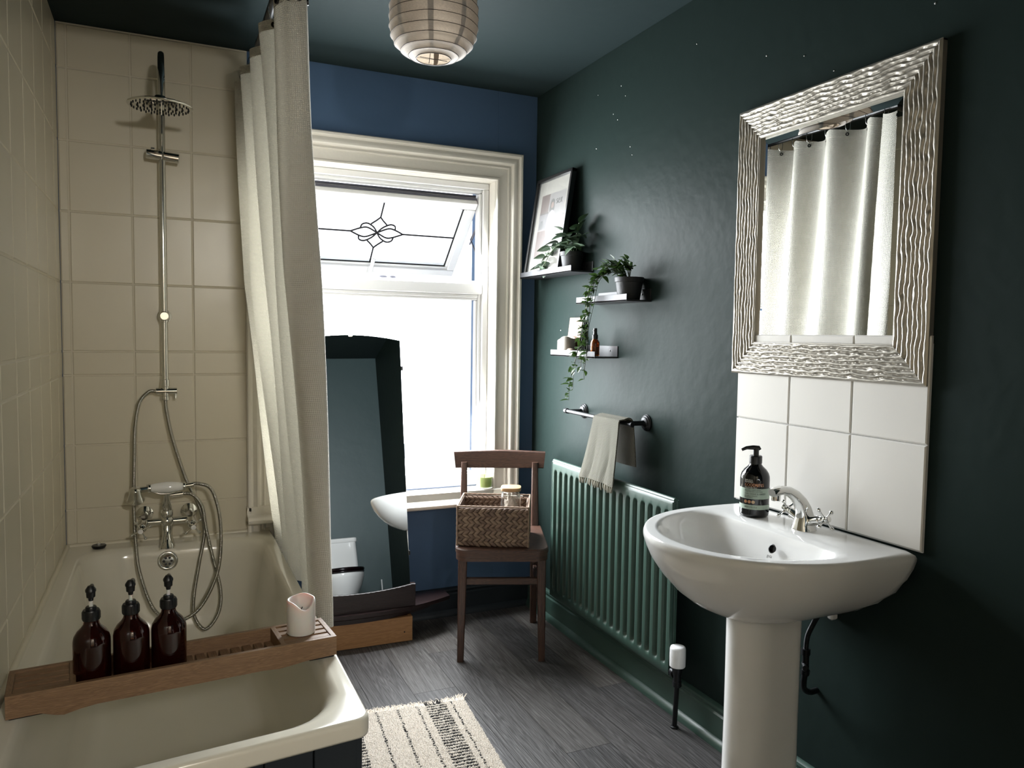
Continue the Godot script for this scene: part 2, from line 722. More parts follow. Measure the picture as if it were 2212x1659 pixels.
	for q in [[2.133, 0.69], [2.145, 0.527], [2.09, 0.72], [2.045, 0.64], [2.018, 0.67], [1.945, 0.523], [1.902, 0.758], [1.871, 0.772], [2.138, 1.121], [2.003, 1.431], [1.959, 1.57], [1.891, 1.67], [1.951, 1.94], [1.25, 0.26]]:
		b = MB.new()
		b.ball(Vector3(0, q[0], q[1]), Vector3(0.002, 0.0023, 0.0023), 8, 6)
		part("nail_head", b, M.chrome if k % 3 else M.upvc, wr)
		k += 1
	# skirting boards with a moulded top and a quarter bead at the floor
	var prof := [Vector2(0, 0), Vector2(0.034, 0), Vector2(0.034, 0.008), Vector2(0.029, 0.018), Vector2(0.02, 0.025), Vector2(0.018, 0.026), Vector2(0.018, 0.092), Vector2(0.013, 0.097), Vector2(0.013, 0.103), Vector2(0.016, 0.108), Vector2(0.014, 0.115), Vector2(0.006, 0.12), Vector2(0, 0.12)]
	var A := []
	var B := []
	for p in prof:
		A.append(Vector3(-p.x, p.y, 0.001))
		B.append(Vector3(-p.x, p.y, ZN))
	b = MB.new()
	b.loft(A, B, false, 35.0)
	struct("baseboard_right", b, M.rad)
	A = []
	B = []
	for p in prof:
		A.append(Vector3(-1.15, p.y, p.x))
		B.append(Vector3(0, p.y, p.x))
	b = MB.new()
	b.loft(A, B, false, 35.0, true)
	struct("baseboard_far", b, M.panel)
	A = []
	B = []
	for p in prof:
		A.append(Vector3(XL, p.y, ZN - p.x))
		B.append(Vector3(0, p.y, ZN - p.x))
	b = MB.new()
	b.loft(A, B, false, 35.0)
	struct("baseboard_near", b, M.rad)

# added as fill light: unseen doorway behind the camera, space beyond, lit lamp
func fill_landing() -> void:
	var pale := bumpy(mat(Color(0.80, 0.77, 0.71), 0.7), 0.02, 0.06, 1.0, 3, 20)
	var b := MB.new()
	var za := ZN + 0.12
	var zb := ZN + 1.6
	var zc := (za + zb) * 0.5
	b.box(Vector3(-2.45, 1.2, zc), Vector3(0.12, 2.4, zb - za), 0.001)
	b.box(Vector3(-0.25, 1.2, zc), Vector3(0.12, 2.4, zb - za), 0.001)
	b.box(Vector3(-1.35, 1.2, zb + 0.06), Vector3(2.4, 2.4, 0.12), 0.001)
	b.box(Vector3(-2.2, 1.2, za - 0.03), Vector3(0.5, 2.4, 0.06), 0.001)
	struct("wall_added_landing", b, pale)
	b = MB.new()
	b.box(Vector3(-1.35, 2.45, zc), Vector3(2.4, 0.1, zb - za + 0.3), 0.001)
	struct("ceiling_added_landing", b, pale)
	b = MB.new()
	b.box(Vector3(-1.35, -0.05, zc), Vector3(2.4, 0.1, zb - za + 0.3), 0.001)
	struct("floor_added_landing", b, M.pine)
	b = MB.new()
	for x in [-1.64, -0.89]:
		b.box(Vector3(x, 1.0, ZN + 0.06), Vector3(0.03, 2.0, 0.15), 0.003)
	b.box(Vector3(-1.265, 2.005, ZN + 0.06), Vector3(0.78, 0.03, 0.15), 0.003)
	struct("added_door_1", b, M.gloss)
	var p := Vector3(-0.98, 1.93, ZN + 0.75)
	var t := thing("added_fill_lamp", "added fill lamp, a lit glass globe beyond the added doorway behind the camera", "lamp", Vector3(p.x, p.y - 0.11, p.z))
	b = MB.new()
	b.ball(p, Vector3.ONE * 0.11, 24, 14)
	var g := mat(Color(1.0, 0.95, 0.86), 0.4)
	g.emission_enabled = true
	g.emission = Color(1.0, 0.96, 0.88)
	g.emission_energy_multiplier = 1.2
	part("added_lamp_globe", b, g, t)
	b = MB.new()
	b.rod(p + Vector3(0, 0.1, 0), Vector3(p.x, 2.4, p.z), 0.004, 8)
	b.rod(p + Vector3(0, 0.1, 0), p + Vector3(0, 0.13, 0), 0.03, 16, 0.003)
	part("flex", b, M.upvc, t)
	var l := OmniLight3D.new()  # fill light for the room, carried by the added lamp
	l.name = "added_lamp_light"
	l.light_color = Color(1.0, 0.99, 0.97)
	l.light_energy = 0.19
	l.light_size = 0.1
	l.omni_range = 12.0
	l.omni_attenuation = 2.0
	l.shadow_enabled = true
	t.add_child(l)
	l.position = p - t.position

var tile_cache := {}
func tile_on(parent: Node, at: Vector3, basis: Basis, size: Vector2, m: Material, thick: float, gap: float) -> void:
	var key := [snappedf(size.x, 0.001), snappedf(size.y, 0.001), thick]
	if not tile_cache.has(key):
		var b := MB.new()
		var w := size.x * 0.5 - gap * 0.5
		var h := size.y * 0.5 - gap * 0.5
		var e := minf(0.003, w * 0.3)
		var o := [Vector3(-w, -h, 0), Vector3(w, -h, 0), Vector3(w, h, 0), Vector3(-w, h, 0)]
		var p := [Vector3(-w, -h, thick - 0.0022), Vector3(w, -h, thick - 0.0022), Vector3(w, h, thick - 0.0022), Vector3(-w, h, thick - 0.0022)]
		var q := [Vector3(-w + e, -h + e, thick), Vector3(w - e, -h + e, thick), Vector3(w - e, h - e, thick), Vector3(-w + e, h - e, thick)]
		b.quad(q[0], q[1], q[2], q[3])
		for i in 4:
			var j := (i + 1) % 4
			b.quad(o[i], o[j], p[j], p[i])
			b.quad(p[i], p[j], q[j], q[i])
		tile_cache[key] = b.shifted(Vector3())
	var tilt := Basis.from_euler(Vector3(rng.randf_range(-0.004, 0.004), rng.randf_range(-0.004, 0.004), 0))
	put("tile", tile_cache[key], m, parent, Transform3D(basis * tilt, at))

func frame4(b: MB, x0: float, x1: float, y0: float, y1: float, w: float, z0: float, z1: float, r := 0.003) -> void:
	b.box(Vector3((x0 + x1) * 0.5, y1 - w * 0.5, (z0 + z1) * 0.5), Vector3(x1 - x0, w, z1 - z0), r)
	b.box(Vector3((x0 + x1) * 0.5, y0 + w * 0.5, (z0 + z1) * 0.5), Vector3(x1 - x0, w, z1 - z0), r)
	b.box(Vector3(x0 + w * 0.5, (y0 + y1) * 0.5, (z0 + z1) * 0.5), Vector3(w, y1 - y0 - w * 2.0 + 0.001, z1 - z0), r)
	b.box(Vector3(x1 - w * 0.5, (y0 + y1) * 0.5, (z0 + z1) * 0.5), Vector3(w, y1 - y0 - w * 2.0 + 0.001, z1 - z0), r)

func window() -> void:
	var win := Node3D.new()
	win.name = "window_1"
	add_child(win)
	win.position = Vector3(-0.655, 0.55, 0)
	win.set_meta("kind", "structure")
	# moulded architrave, mitred at the head: profile across the board (d from the outer edge, height off the wall)
	var prof := [Vector2(0, 0), Vector2(0, 0.032), Vector2(0.004, 0.036), Vector2(0.012, 0.036), Vector2(0.016, 0.031), Vector2(0.021, 0.027), Vector2(0.028, 0.03), Vector2(0.036, 0.033), Vector2(0.044, 0.031), Vector2(0.05, 0.024), Vector2(0.053, 0.019), Vector2(0.057, 0.019), Vector2(0.062, 0.022), Vector2(0.066, 0.02), Vector2(0.068, 0.015), Vector2(0.105, 0.013), Vector2(0.109, 0.02), Vector2(0.116, 0.021), Vector2(0.12, 0.016), Vector2(0.12, -0.005)]
	var ox := [-1.232, -0.078]
	var oy := 2.014
	for s in 3:
		var A := []
		var B := []
		for p in prof:
			if s == 0:
				A.append(Vector3(ox[0] + p.x, 0.40, p.y))
				B.append(Vector3(ox[0] + p.x, oy - p.x, p.y))
			elif s == 1:
				A.append(Vector3(ox[0] + p.x, oy - p.x, p.y))
				B.append(Vector3(ox[1] - p.x, oy - p.x, p.y))
			else:
				A.append(Vector3(ox[1] - p.x, oy - p.x, p.y))
				B.append(Vector3(ox[1] - p.x, 0.50, p.y))
		var b := MB.new()
		b.loft(A, B, false, 28.0, true)
		part("architrave", b, M.gloss, win)
	# lining of the reveal
	var b := MB.new()
	b.box(Vector3(-0.193, 1.21, -0.05), Vector3(0.014, 1.40, 0.11), 0.002)
	b.box(Vector3(-1.117, 1.21, -0.05), Vector3(0.014, 1.40, 0.11), 0.002)
	b.box(Vector3(-0.655, 1.9, -0.05), Vector3(0.924, 0.0155, 0.11), 0.002)
	part("reveal_lining", b, M.gloss, win)
	# fixed outer frame, stepped like a plastic one
	b = MB.new()
	frame4(b, -1.11, -0.2, 0.553, 1.893, 0.028, -0.125, -0.058, 0.004)
	frame4(b, -1.084, -0.226, 0.579, 1.867, 0.016, -0.125, -0.072, 0.005)
	b.box(Vector3(-0.655, 0.59, -0.09), Vector3(0.87, 0.03, 0.05), 0.004)
	part("window_frame", b, M.upvc, win)
	b = MB.new()
	b.box(Vector3(-0.655, 1.43, -0.09), Vector3(0.856, 0.05, 0.064), 0.006)
	b.box(Vector3(-0.655, 1.398, -0.098), Vector3(0.83, 0.016, 0.045), 0.004)
	b.box(Vector3(-0.655, 1.459, -0.1), Vector3(0.83, 0.012, 0.045), 0.004)
	part("transom", b, M.upvc, win)
	b = MB.new()
	frame4(b, -1.07, -0.24, 0.6, 1.392, 0.012, -0.11, -0.082, 0.004)
	part("glazing_bead", b, M.upvc, win)
	b = MB.new()
	b.box(Vector3(-0.655, 0.996, -0.098), Vector3(0.82, 0.78, 0.005), 0.0005)
	part("glass_pane", b, M.pane, win)
	# window board: upright step, ledge and rounded nosing
	b = MB.new()
	b.box(Vector3(-0.655, 0.531, -0.02), Vector3(0.915, 0.034, 0.112), 0.003)
	b.loft([Vector3(-1.235, 0.548, -0.05), Vector3(-1.235, 0.548, 0.03), Vector3(-1.235, 0.545, 0.036), Vector3(-1.235, 0.517, 0.036), Vector3(-1.235, 0.515, 0.04), Vector3(-1.235, 0.515, 0.07), Vector3(-1.235, 0.512, 0.079), Vector3(-1.235, 0.504, 0.085), Vector3(-1.235, 0.496, 0.084), Vector3(-1.235, 0.489, 0.077), Vector3(-1.235, 0.486, 0.066), Vector3(-1.235, 0.486, 0.0)],
		[Vector3(-0.075, 0.548, -0.05), Vector3(-0.075, 0.548, 0.03), Vector3(-0.075, 0.545, 0.036), Vector3(-0.075, 0.517, 0.036), Vector3(-0.075, 0.515, 0.04), Vector3(-0.075, 0.515, 0.07), Vector3(-0.075, 0.512, 0.079), Vector3(-0.075, 0.504, 0.085), Vector3(-0.075, 0.496, 0.084), Vector3(-0.075, 0.489, 0.077), Vector3(-0.075, 0.486, 0.066), Vector3(-0.075, 0.486, 0.0)], false, 40.0)
	part("window_board", b, M.gloss, win)
	# top-hung sash, open outwards: its head slides down as its foot swings out
	var hinge := Vector3(-0.655, 1.803, -0.075)
	var ang := deg_to_rad(48.0)
	var tf := Transform3D(Basis(Vector3.RIGHT, ang), hinge)   # local: y down is -y, foot swings to -z
	b = MB.new()
	b.t = tf
	frame4(b, -0.41, 0.41, -0.445, 0.0, 0.038, -0.055, 0.0, 0.004)
	frame4(b, -0.375, 0.375, -0.41, -0.035, 0.014, -0.045, -0.012, 0.004)
	var sash := part("sash", b, M.upvc, win)
	b = MB.new()
	b.t = tf
	b.box(Vector3(0, 0.003, -0.028), Vector3(0.816, 0.006, 0.012), 0.001)
	b.box(Vector3(0, 0.004, -0.046), Vector3(0.816, 0.008, 0.008), 0.001)
	part("weather_seal", b, M.darkgap, sash)
	b = MB.new()
	b.t = tf
	b.box(Vector3(0, -0.222, -0.028), Vector3(0.735, 0.37, 0.004), 0.0005)
	part("glass_pane", b, M.pane, sash)
	# lead flower: two crossed pairs of petals, a pointed middle and straight stems
	b = MB.new()
	b.t = tf * Transform3D(Basis(), Vector3(0, -0.222, -0.022))
	var arcs := []
	for s in [-1.0, 1.0]:
		arcs.append([Vector3(0.0, 0, 0), Vector3(s * 0.045, 0.026, 0), Vector3(s * 0.075, 0.022, 0), Vector3(s * 0.118, 0.0, 0)])
		arcs.append([Vector3(0.0, 0, 0), Vector3(s * 0.045, -0.026, 0), Vector3(s * 0.075, -0.022, 0), Vector3(s * 0.118, 0.0, 0)])
		for q in [-1.0, 1.0]:
			arcs.append([Vector3(0, 0, 0), Vector3(s * 0.02, q * 0.03, 0), Vector3(s * 0.05, q * 0.05, 0), Vector3(s * 0.073, q * 0.043, 0), Vector3(s * 0.078, q * 0.021, 0)])
		arcs.append([Vector3(0, s * 0.088, 0), Vector3(0.014, s * 0.07, 0), Vector3(0.035, s * 0.048, 0)])
		arcs.append([Vector3(0, s * 0.088, 0), Vector3(-0.014, s * 0.07, 0), Vector3(-0.035, s * 0.048, 0)])
		arcs.append([Vector3(s * 0.118, 0, 0), Vector3(s * 0.24, 0, 0), Vector3(s * 0.367, 0, 0)])
		arcs.append([Vector3(0, s * 0.088, 0), Vector3(0, s * 0.13, 0), Vector3(0, s * 0.185, 0)])
	for a in arcs:
		b.tube(smooth_path(a, 5), 0.0036, 6)
	part("lead_came", b, M.lead, sash)
	b = MB.new()
	b.t = tf
	frame4(b, -0.364, 0.364, -0.401, -0.044, 0.007, -0.024, -0.016, 0.001)
	part("glazing_gasket", b, M.lead, sash)
	# handle at the foot and a stay at each side
	b = MB.new()
	b.t = tf
	b.box(Vector3(0, -0.42, 0.006), Vector3(0.022, 0.05, 0.012), 0.004)
	b.box(Vector3(0, -0.385, 0.02), Vector3(0.018, 0.10, 0.012), 0.005)
	part("window_handle", b, M.upvc, sash)
	b = MB.new()
	b.ball(Vector3(-0.672, 1.468, -0.085), Vector3(0.02, 0.007, 0.01))
	b.ball(Vector3(-0.63, 1.468, -0.085), Vector3(0.016, 0.008, 0.01))
	part("catch_plate", b, M.darkgap, win)
	b = MB.new()
	for s in [-1.0, 1.0]:
		var xx: float = -0.655 + s * 0.419
		b.tube([Vector3(xx, 1.79, -0.085), Vector3(xx, 1.70, -0.12), Vector3(xx, 1.64, -0.2)], 0.004, 6)
		b.tube([Vector3(xx, 1.73, -0.085), Vector3(xx, 1.66, -0.19)], 0.004, 6)
		b.tube([Vector3(xx, 1.66, -0.19), Vector3(xx, 1.56, -0.09)], 0.004, 6)
	part("friction_stay", b, M.darkgap, win)

# rounded rectangle outline sampled at the same angles for every ring, so that rings loft into each other
func rr_ring(x0: float, x1: float, z0: float, z1: float, rad: float, y: float, cnt := 96, skew := 0.0) -> PackedVector3Array:
	var pts := PackedVector3Array()
	var cx := (x0 + x1) * 0.5
	var cz := (z0 + z1) * 0.5
	var hx := (x1 - x0) * 0.5
	var hz := (z1 - z0) * 0.5
	rad = minf(rad, minf(hx, hz))
	var per := cnt / 4
	# walk the four sides and corners with even counts: per points in each quarter (half side, corner, half side)
	for q in 4:
		for k in per:
			var s := float(k) / per
			var p := Vector2()
			# quarter q starts at the middle of side q
			var a := hx if q % 2 == 1 else hz   # half length of the starting side
			var c := hz if q % 2 == 1 else hx   # half length of the next side
			var l1 := a - rad
			var l2 := rad * PI * 0.5
			var l3 := c - rad
			# corner gets a fixed share of the points
			if s < 0.3:
				p = Vector2(c, -(s / 0.3) * l1)
			elif s < 0.7:
				var th := (s - 0.3) / 0.4 * PI * 0.5
				p = Vector2(c - rad + rad * cos(th), -(a - rad) - rad * sin(th))
			else:
				p = Vector2(c - rad - (s - 0.7) / 0.3 * l3, -a)
			# turn p by q quarter turns (side q: +x, -z, -x, +z), going counter-clockwise seen from above
			var w := p
			for r in q:
				w = Vector2(w.y, -w.x)
			var fz := (w.y / maxf(hz, 1e-6) + 1.0) * 0.5
			var fx := (cx + w.x - x1)
			pts.append(Vector3(cx + w.x, y, cz + w.y - skew * fx * fz))
	return pts

func bathtub() -> void:
	var t := thing("bathtub", "white rectangular bathtub with dark panels along the tiled walls, wooden caddy across it", "bathtub", Vector3(-1.495, 0, 0.83))
	var x0 := XL + 0.001
	var x1 := -1.146
	var z0 := 0.009
	var z1 := 1.628
	var sk := 0.11
	var rows := [
		rr_ring(x0 + 0.012, x1 - 0.012, z0 + 0.004, z1 - 0.012, 0.02, RIM - 0.04, 96, sk),
		rr_ring(x0 + 0.001, x1 - 0.001, z0, z1 - 0.001, 0.028, RIM - 0.039, 96, sk),
		rr_ring(x0, x1, z0, z1, 0.03, RIM - 0.034, 96, sk),
		rr_ring(x0, x1, z0, z1, 0.03, RIM - 0.012, 96, sk),
		rr_ring(x0 + 0.001, x1 - 0.001, z0 + 0.001, z1 - 0.001, 0.03, RIM - 0.006, 96, sk),
		rr_ring(x0 + 0.004, x1 - 0.004, z0 + 0.004, z1 - 0.004, 0.028, RIM - 0.0015, 96, sk),
		rr_ring(x0 + 0.009, x1 - 0.009, z0 + 0.009, z1 - 0.009, 0.026, RIM, 96, sk),
		rr_ring(x0 + 0.045, x1 - 0.034, z0 + 0.075, z1 - 0.03, 0.11, RIM - 0.001, 96, sk),
		rr_ring(x0 + 0.052, x1 - 0.043, z0 + 0.085, z1 - 0.038, 0.125, RIM - 0.005, 96, sk),
		rr_ring(x0 + 0.058, x1 - 0.052, z0 + 0.094, z1 - 0.048, 0.135, RIM - 0.016, 96, sk),
		rr_ring(x0 + 0.064, x1 - 0.06, z0 + 0.101, z1 - 0.064, 0.14, RIM - 0.04, 96, sk * 0.9),
		rr_ring(x0 + 0.078, x1 - 0.078, z0 + 0.115, z1 - 0.13, 0.15, RIM - 0.13, 96, sk * 0.6),
		rr_ring(x0 + 0.10, x1 - 0.10, z0 + 0.135, z1 - 0.24, 0.16, RIM - 0.25, 96, sk * 0.3),
		rr_ring(x0 + 0.125, x1 - 0.125, z0 + 0.165, z1 - 0.33, 0.15, RIM - 0.325, 96),
		rr_ring(x0 + 0.16, x1 - 0.16, z0 + 0.20, z1 - 0.38, 0.13, RIM - 0.352, 96),
		rr_ring(x0 + 0.24, x1 - 0.24, z0 + 0.32, z1 - 0.50, 0.09, RIM - 0.36, 96),
		rr_ring((x0 + x1) * 0.5, (x0 + x1) * 0.5, (z0 + z1) * 0.5, (z0 + z1) * 0.5, 0.0, RIM - 0.362, 96)]
	var b := MB.new()
	b.grid(rows, true)
	part("tub", b, M.bath, t)
	# bead of sealant against the walls
	b = MB.new()
	b.rod(Vector3(XL + 0.003, RIM, 0.015), Vector3(XL + 0.003, RIM, 1.69), 0.009, 10)
	part("sealant_bead", b, M.tile, t)
	b = MB.new()
	b.rod(Vector3(XL + 0.004, RIM, 0.013), Vector3(-1.15, RIM, 0.013), 0.009, 10)
	part("sealant_bead", b, M.tile, t)
	# side and end panels, tongued and grooved
	for k in 17:
		b = MB.new()
		var za := 0.02 + k * 0.0936
		b.box(Vector3(-1.168, 0.205, za + 0.0468), Vector3(0.014, 0.41, 0.0926), 0.003)
		part("bath_panel", b, M.panel, t)
	for k in 7:
		b = MB.new()
		var xa := -1.165 - k * 0.0955
		b.t = Transform3D(Basis(Vector3.UP, 0.109), Vector3(xa - 0.0478, 0.205, 1.607 + k * 0.0104))
		b.box(Vector3.ZERO, Vector3(0.0948, 0.41, 0.014), 0.003)
		part("bath_panel", b, M.panel, t)
	# overflow rose in the end of the tub, six holes
	var ov := Transform3D(Basis(Vector3.RIGHT, PI / 2 - 0.12), Vector3(-1.517, 0.392, 0.1135))
	b = MB.new()
	b.t = ov
	b.lathe([Vector2(0.031, -0.006), Vector2(0.035, 0.0), Vector2(0.034, 0.004), Vector2(0.03, 0.006), Vector2(0.025, 0.005), Vector2(0.021, 0.003), Vector2(0.02, 0.004), Vector2(0.0, 0.005)], 28)
	var rose := part("overflow_rose", b, M.chrome, t)
	for k in 6:
		b = MB.new()
		b.t = ov
		b.lathe([Vector2(0.0045, 0.003), Vector2(0.0045, 0.006), Vector2(0, 0.0062)], 10)
		b.t = Transform3D()
		for i in b.v.size():
			b.v[i] += ov.basis * Vector3(cos(k * TAU / 6) * 0.0125, 0, sin(k * TAU / 6) * 0.0125)
		part("overflow_hole", b, M.black, rose)
	# plug lying on the corner of the rim
	t = thing("bath_plug", "dark round bath plug with metal grip lying on the bathtub rim beside the mixer tap", "plug", Vector3(-1.739, RIM, 0.068))
	b = MB.new()
	b.t.origin = Vector3(-1.739, RIM, 0.068)
	b.lathe([Vector2(0.0, 0.0), Vector2(0.019, 0.0), Vector2(0.022, 0.004), Vector2(0.024, 0.008), Vector2(0.022, 0.011), Vector2(0.0, 0.0115)], 24)
	part("stopper", b, M.black, t)
	b = MB.new()
	b.box(Vector3(-1.739, RIM + 0.015, 0.068), Vector3(0.014, 0.01, 0.006), 0.003)
	part("grip", b, M.chrome, t)

func cross_handle(b: MB, at: Vector3, dir: Vector3, size: float, spin: float, arms := 4) -> void:
	var f := face(dir, at)
	f.basis = f.basis * Basis(Vector3.UP, spin)
	b.t = f
	b.lathe([Vector2(0, -size * 0.3), Vector2(size * 0.26, -size * 0.3), Vector2(size * 0.3, -size * 0.1), Vector2(size * 0.34, size * 0.1), Vector2(size * 0.28, size * 0.26), Vector2(size * 0.2, size * 0.3), Vector2(0, size * 0.3)], 16)
	for k in arms:
		var a := TAU * k / arms
		var d := Vector3(cos(a), 0, sin(a))
		b.tube([d * size * 0.25, d * size * 0.5, d * size * 0.8, d * size], [size * 0.13, size * 0.09, size * 0.1, size * 0.14], 8)
		b.ball(d * size * 1.08, Vector3.ONE * size * 0.2, 10, 8)
	b.t = Transform3D()

# corrugated steel hose: one ribbed tube
func ribbed(b: MB, path: Array, r: float, pitch := 0.0045, seg := 10) -> void:
	var pts := []
	var rad := []
	var step := pitch / 3.0
	var s := 0.0
	var acc := 0.0
	pts.append(path[0])
	rad.append(r)
	var k := 1
	for i in path.size() - 1:
		var d: Vector3 = path[i + 1] - path[i]
		var L := d.length()
		while acc + step <= s + L:
			acc += step
			pts.append(path[i] + d * ((acc - s) / L))
			rad.append(r if k % 3 else r * 0.84)
			k += 1
		s += L
	b.tube(pts, rad, seg)

func shower() -> void:
	var X := -1.517
	# rigid riser with rain head, fixed to the wall by a round bracket
	var t := thing("shower_riser", "chrome shower riser rail with round rain head on the tiled wall above the bath", "shower", Vector3(X, 0.99, 0.06))
	var b := MB.new()
	b.rod(Vector3(X, 1.03, 0.06), Vector3(X, 1.98, 0.06), 0.0115, 16)
	part("riser_pipe", b, M.chrome, t)
	b = MB.new()
	var arm := [Vector3(X, 1.98, 0.06)]
	for k in 13:
		var a := PI * k / 12.0
		arm.append(Vector3(X, 2.03 + sin(a) * 0.125, 0.06 + (1.0 - cos(a)) * 0.125))
	arm.append(Vector3(X, 1.985, 0.31))
	b.tube(arm, 0.0115, 14)
	part("shower_arm", b, M.chrome, t)
	b = MB.new()
	b.t = Transform3D(Basis(Vector3.RIGHT, 0.0), Vector3(X - 0.004, 1.955, 0.31))
	b.lathe([Vector2(0, -0.004), Vector2(0.094, -0.004), Vector2(0.098, -0.002), Vector2(0.1, 0.001), Vector2(0.097, 0.004), Vector2(0.03, 0.012), Vector2(0.02, 0.024), Vector2(0.017, 0.032), Vector2(0, 0.032)], 40)
	var hd := part("rain_head", b, M.chrome, t)
	b = MB.new()
	for ring in [[12, 0.03], [18, 0.05], [24, 0.068], [30, 0.086]]:
		for k in ring[0]:
			var a: float = TAU * k / ring[0]
			b.ball(Vector3(X - 0.004 + cos(a) * ring[1], 1.95, 0.31 + sin(a) * ring[1]), Vector3(0.0026, 0.004, 0.0026), 6, 4)
	part("nozzles", b, M.iron, hd, true)
	b = MB.new()
	b.rod(Vector3(X - 0.052, 1.85, 0.062), Vector3(X + 0.002, 1.846, 0.062), 0.017, 18, 0.003)
	b.rod(Vector3(X + 0.003, 1.846, 0.062), Vector3(X + 0.056, 1.842, 0.062), 0.0175, 18, 0.003)
	b.box(Vector3(X - 0.03, 1.868, 0.062), Vector3(0.014, 0.01, 0.014), 0.002)
	part("handset_slider", b, M.chrome, t)
	b = MB.new()
	b.t = face(Vector3.BACK, Vector3(X, 1.277, 0.0087))
	b.lathe([Vector2(0.024, 0), Vector2(0.024, 0.006), Vector2(0.021, 0.009), Vector2(0.013, 0.011), Vector2(0.012, 0.052)], 20)
	b.t = Transform3D()
	b.rod(Vector3(X, 1.277, 0.045), Vector3(X, 1.277, 0.079), 0.0175, 18, 0.004)
	b.rod(Vector3(X, 1.255, 0.06), Vector3(X, 1.299, 0.06), 0.0145, 16, 0.002)
	part("wall_bracket", b, M.chrome, t)
	b = MB.new()
	b.rod(Vector3(X, 1.022, 0.06), Vector3(X, 1.048, 0.06), 0.0155, 16, 0.002)
	b.rod(Vector3(X, 0.985, 0.06), Vector3(X, 1.03, 0.06), 0.012, 14)
	b.rod(Vector3(X, 0.972, 0.06), Vector3(X, 0.988, 0.06), 0.014, 12, 0.002)
	b.rod(Vector3(X - 0.032, 1.005, 0.06), Vector3(X + 0.04, 1.005, 0.06), 0.0125, 16, 0.002)
	b.rod(Vector3(X + 0.034, 1.012, 0.062), Vector3(X + 0.034, 0.978, 0.068), 0.0045, 10)
	part("diverter", b, M.chrome, t)
	b = MB.new()
	ribbed(b, smooth_path([Vector3(X, 0.972, 0.06), Vector3(X + 0.003, 0.93, 0.062), Vector3(X + 0.022, 0.83, 0.065), Vector3(X + 0.065, 0.68, 0.075), Vector3(X + 0.108, 0.58, 0.09), Vector3(X + 0.125, 0.49, 0.105), Vector3(X + 0.105, 0.38, 0.135), Vector3(X + 0.085, 0.27, 0.165), Vector3(X + 0.085, 0.2, 0.19), Vector3(X + 0.12, 0.155, 0.21), Vector3(X + 0.165, 0.2, 0.19), Vector3(X + 0.175, 0.28, 0.165), Vector3(X + 0.15, 0.4, 0.135), Vector3(X + 0.13, 0.5, 0.115), Vector3(X + 0.118, 0.58, 0.105), Vector3(X + 0.085, 0.626, 0.1), Vector3(X + 0.052, 0.632, 0.098)], 10), 0.0068)
	part("lower_hose", b, M.hose, t)
	b = MB.new()
	ribbed(b, smooth_path([Vector3(X - 0.032, 1.005, 0.06), Vector3(X - 0.055, 1.003, 0.062), Vector3(X - 0.085, 0.965, 0.07), Vector3(X - 0.1, 0.88, 0.08), Vector3(X - 0.105, 0.75, 0.085), Vector3(X - 0.108, 0.6, 0.09), Vector3(X - 0.103, 0.47, 0.12), Vector3(X - 0.09, 0.37, 0.165), Vector3(X - 0.045, 0.25, 0.215), Vector3(X + 0.025, 0.205, 0.225), Vector3(X + 0.1, 0.235, 0.215), Vector3(X + 0.16, 0.34, 0.19), Vector3(X + 0.178, 0.45, 0.165), Vector3(X + 0.174, 0.56, 0.15), Vector3(X + 0.148, 0.65, 0.148), Vector3(X + 0.105, 0.674, 0.148), Vector3(X + 0.075, 0.672, 0.148)], 10), 0.0068)
	part("handset_hose", b, M.hose, t)
	# wall mixer: two cross handles, spout down into the tub, cradle up
	t = thing("bath_mixer_tap", "chrome wall mounted bath mixer tap with two cross handles and cradle above the tub", "tap", Vector3(X, 0.51, 0.03))
	b = MB.new()
	b.rod(Vector3(X - 0.085, 0.53, 0.078), Vector3(X + 0.085, 0.53, 0.078), 0.014, 16, 0.003)
	b.ball(Vector3(X, 0.53, 0.08), Vector3(0.024, 0.026, 0.024), 16, 10)
	for s in [-1.0, 1.0]:
		b.t = face(Vector3.BACK, Vector3(X + s * 0.075, 0.548, 0.0087))
		b.lathe([Vector2(0.029, 0), Vector2(0.029, 0.005), Vector2(0.02, 0.013), Vector2(0.013, 0.017), Vector2(0.012, 0.06)], 20)
		b.t = Transform3D()
		b.rod(Vector3(X + s * 0.078, 0.53, 0.075), Vector3(X + s * 0.084, 0.522, 0.135), 0.017, 16, 0.004)
	part("tap_body", b, M.chrome, t)
	b = MB.new()
	b.tube([Vector3(X, 0.55, 0.08), Vector3(X, 0.571, 0.081), Vector3(X, 0.572, 0.081)], [0.02, 0.021, 0.012], 16)
	b.tube([Vector3(X, 0.57, 0.082), Vector3(X, 0.585, 0.084), Vector3(X, 0.6, 0.09), Vector3(X, 0.648, 0.13)], [0.016, 0.0165, 0.014, 0.009], 14)
	b.rod(Vector3(X + 0.008, 0.628, 0.098), Vector3(X + 0.055, 0.632, 0.098), 0.0095, 12, 0.002)
	var ar := []
	for k in 13:
		var a := PI * k / 12.0
		ar.append(Vector3(X - 0.004 - cos(a) * 0.058, 0.682 - sin(a) * 0.038, 0.147))
	b.tube(ar, 0.004, 8)
	part("cradle", b, M.chrome, t)
	b = MB.new()
	b.tube([Vector3(X, 0.52, 0.08), Vector3(X, 0.49, 0.088), Vector3(X, 0.475, 0.098), Vector3(X, 0.462, 0.108), Vector3(X, 0.446, 0.118), Vector3(X, 0.436, 0.122)], [0.02, 0.017, 0.018, 0.022, 0.0265, 0.0265], 18)
	part("spout", b, M.chrome, t)
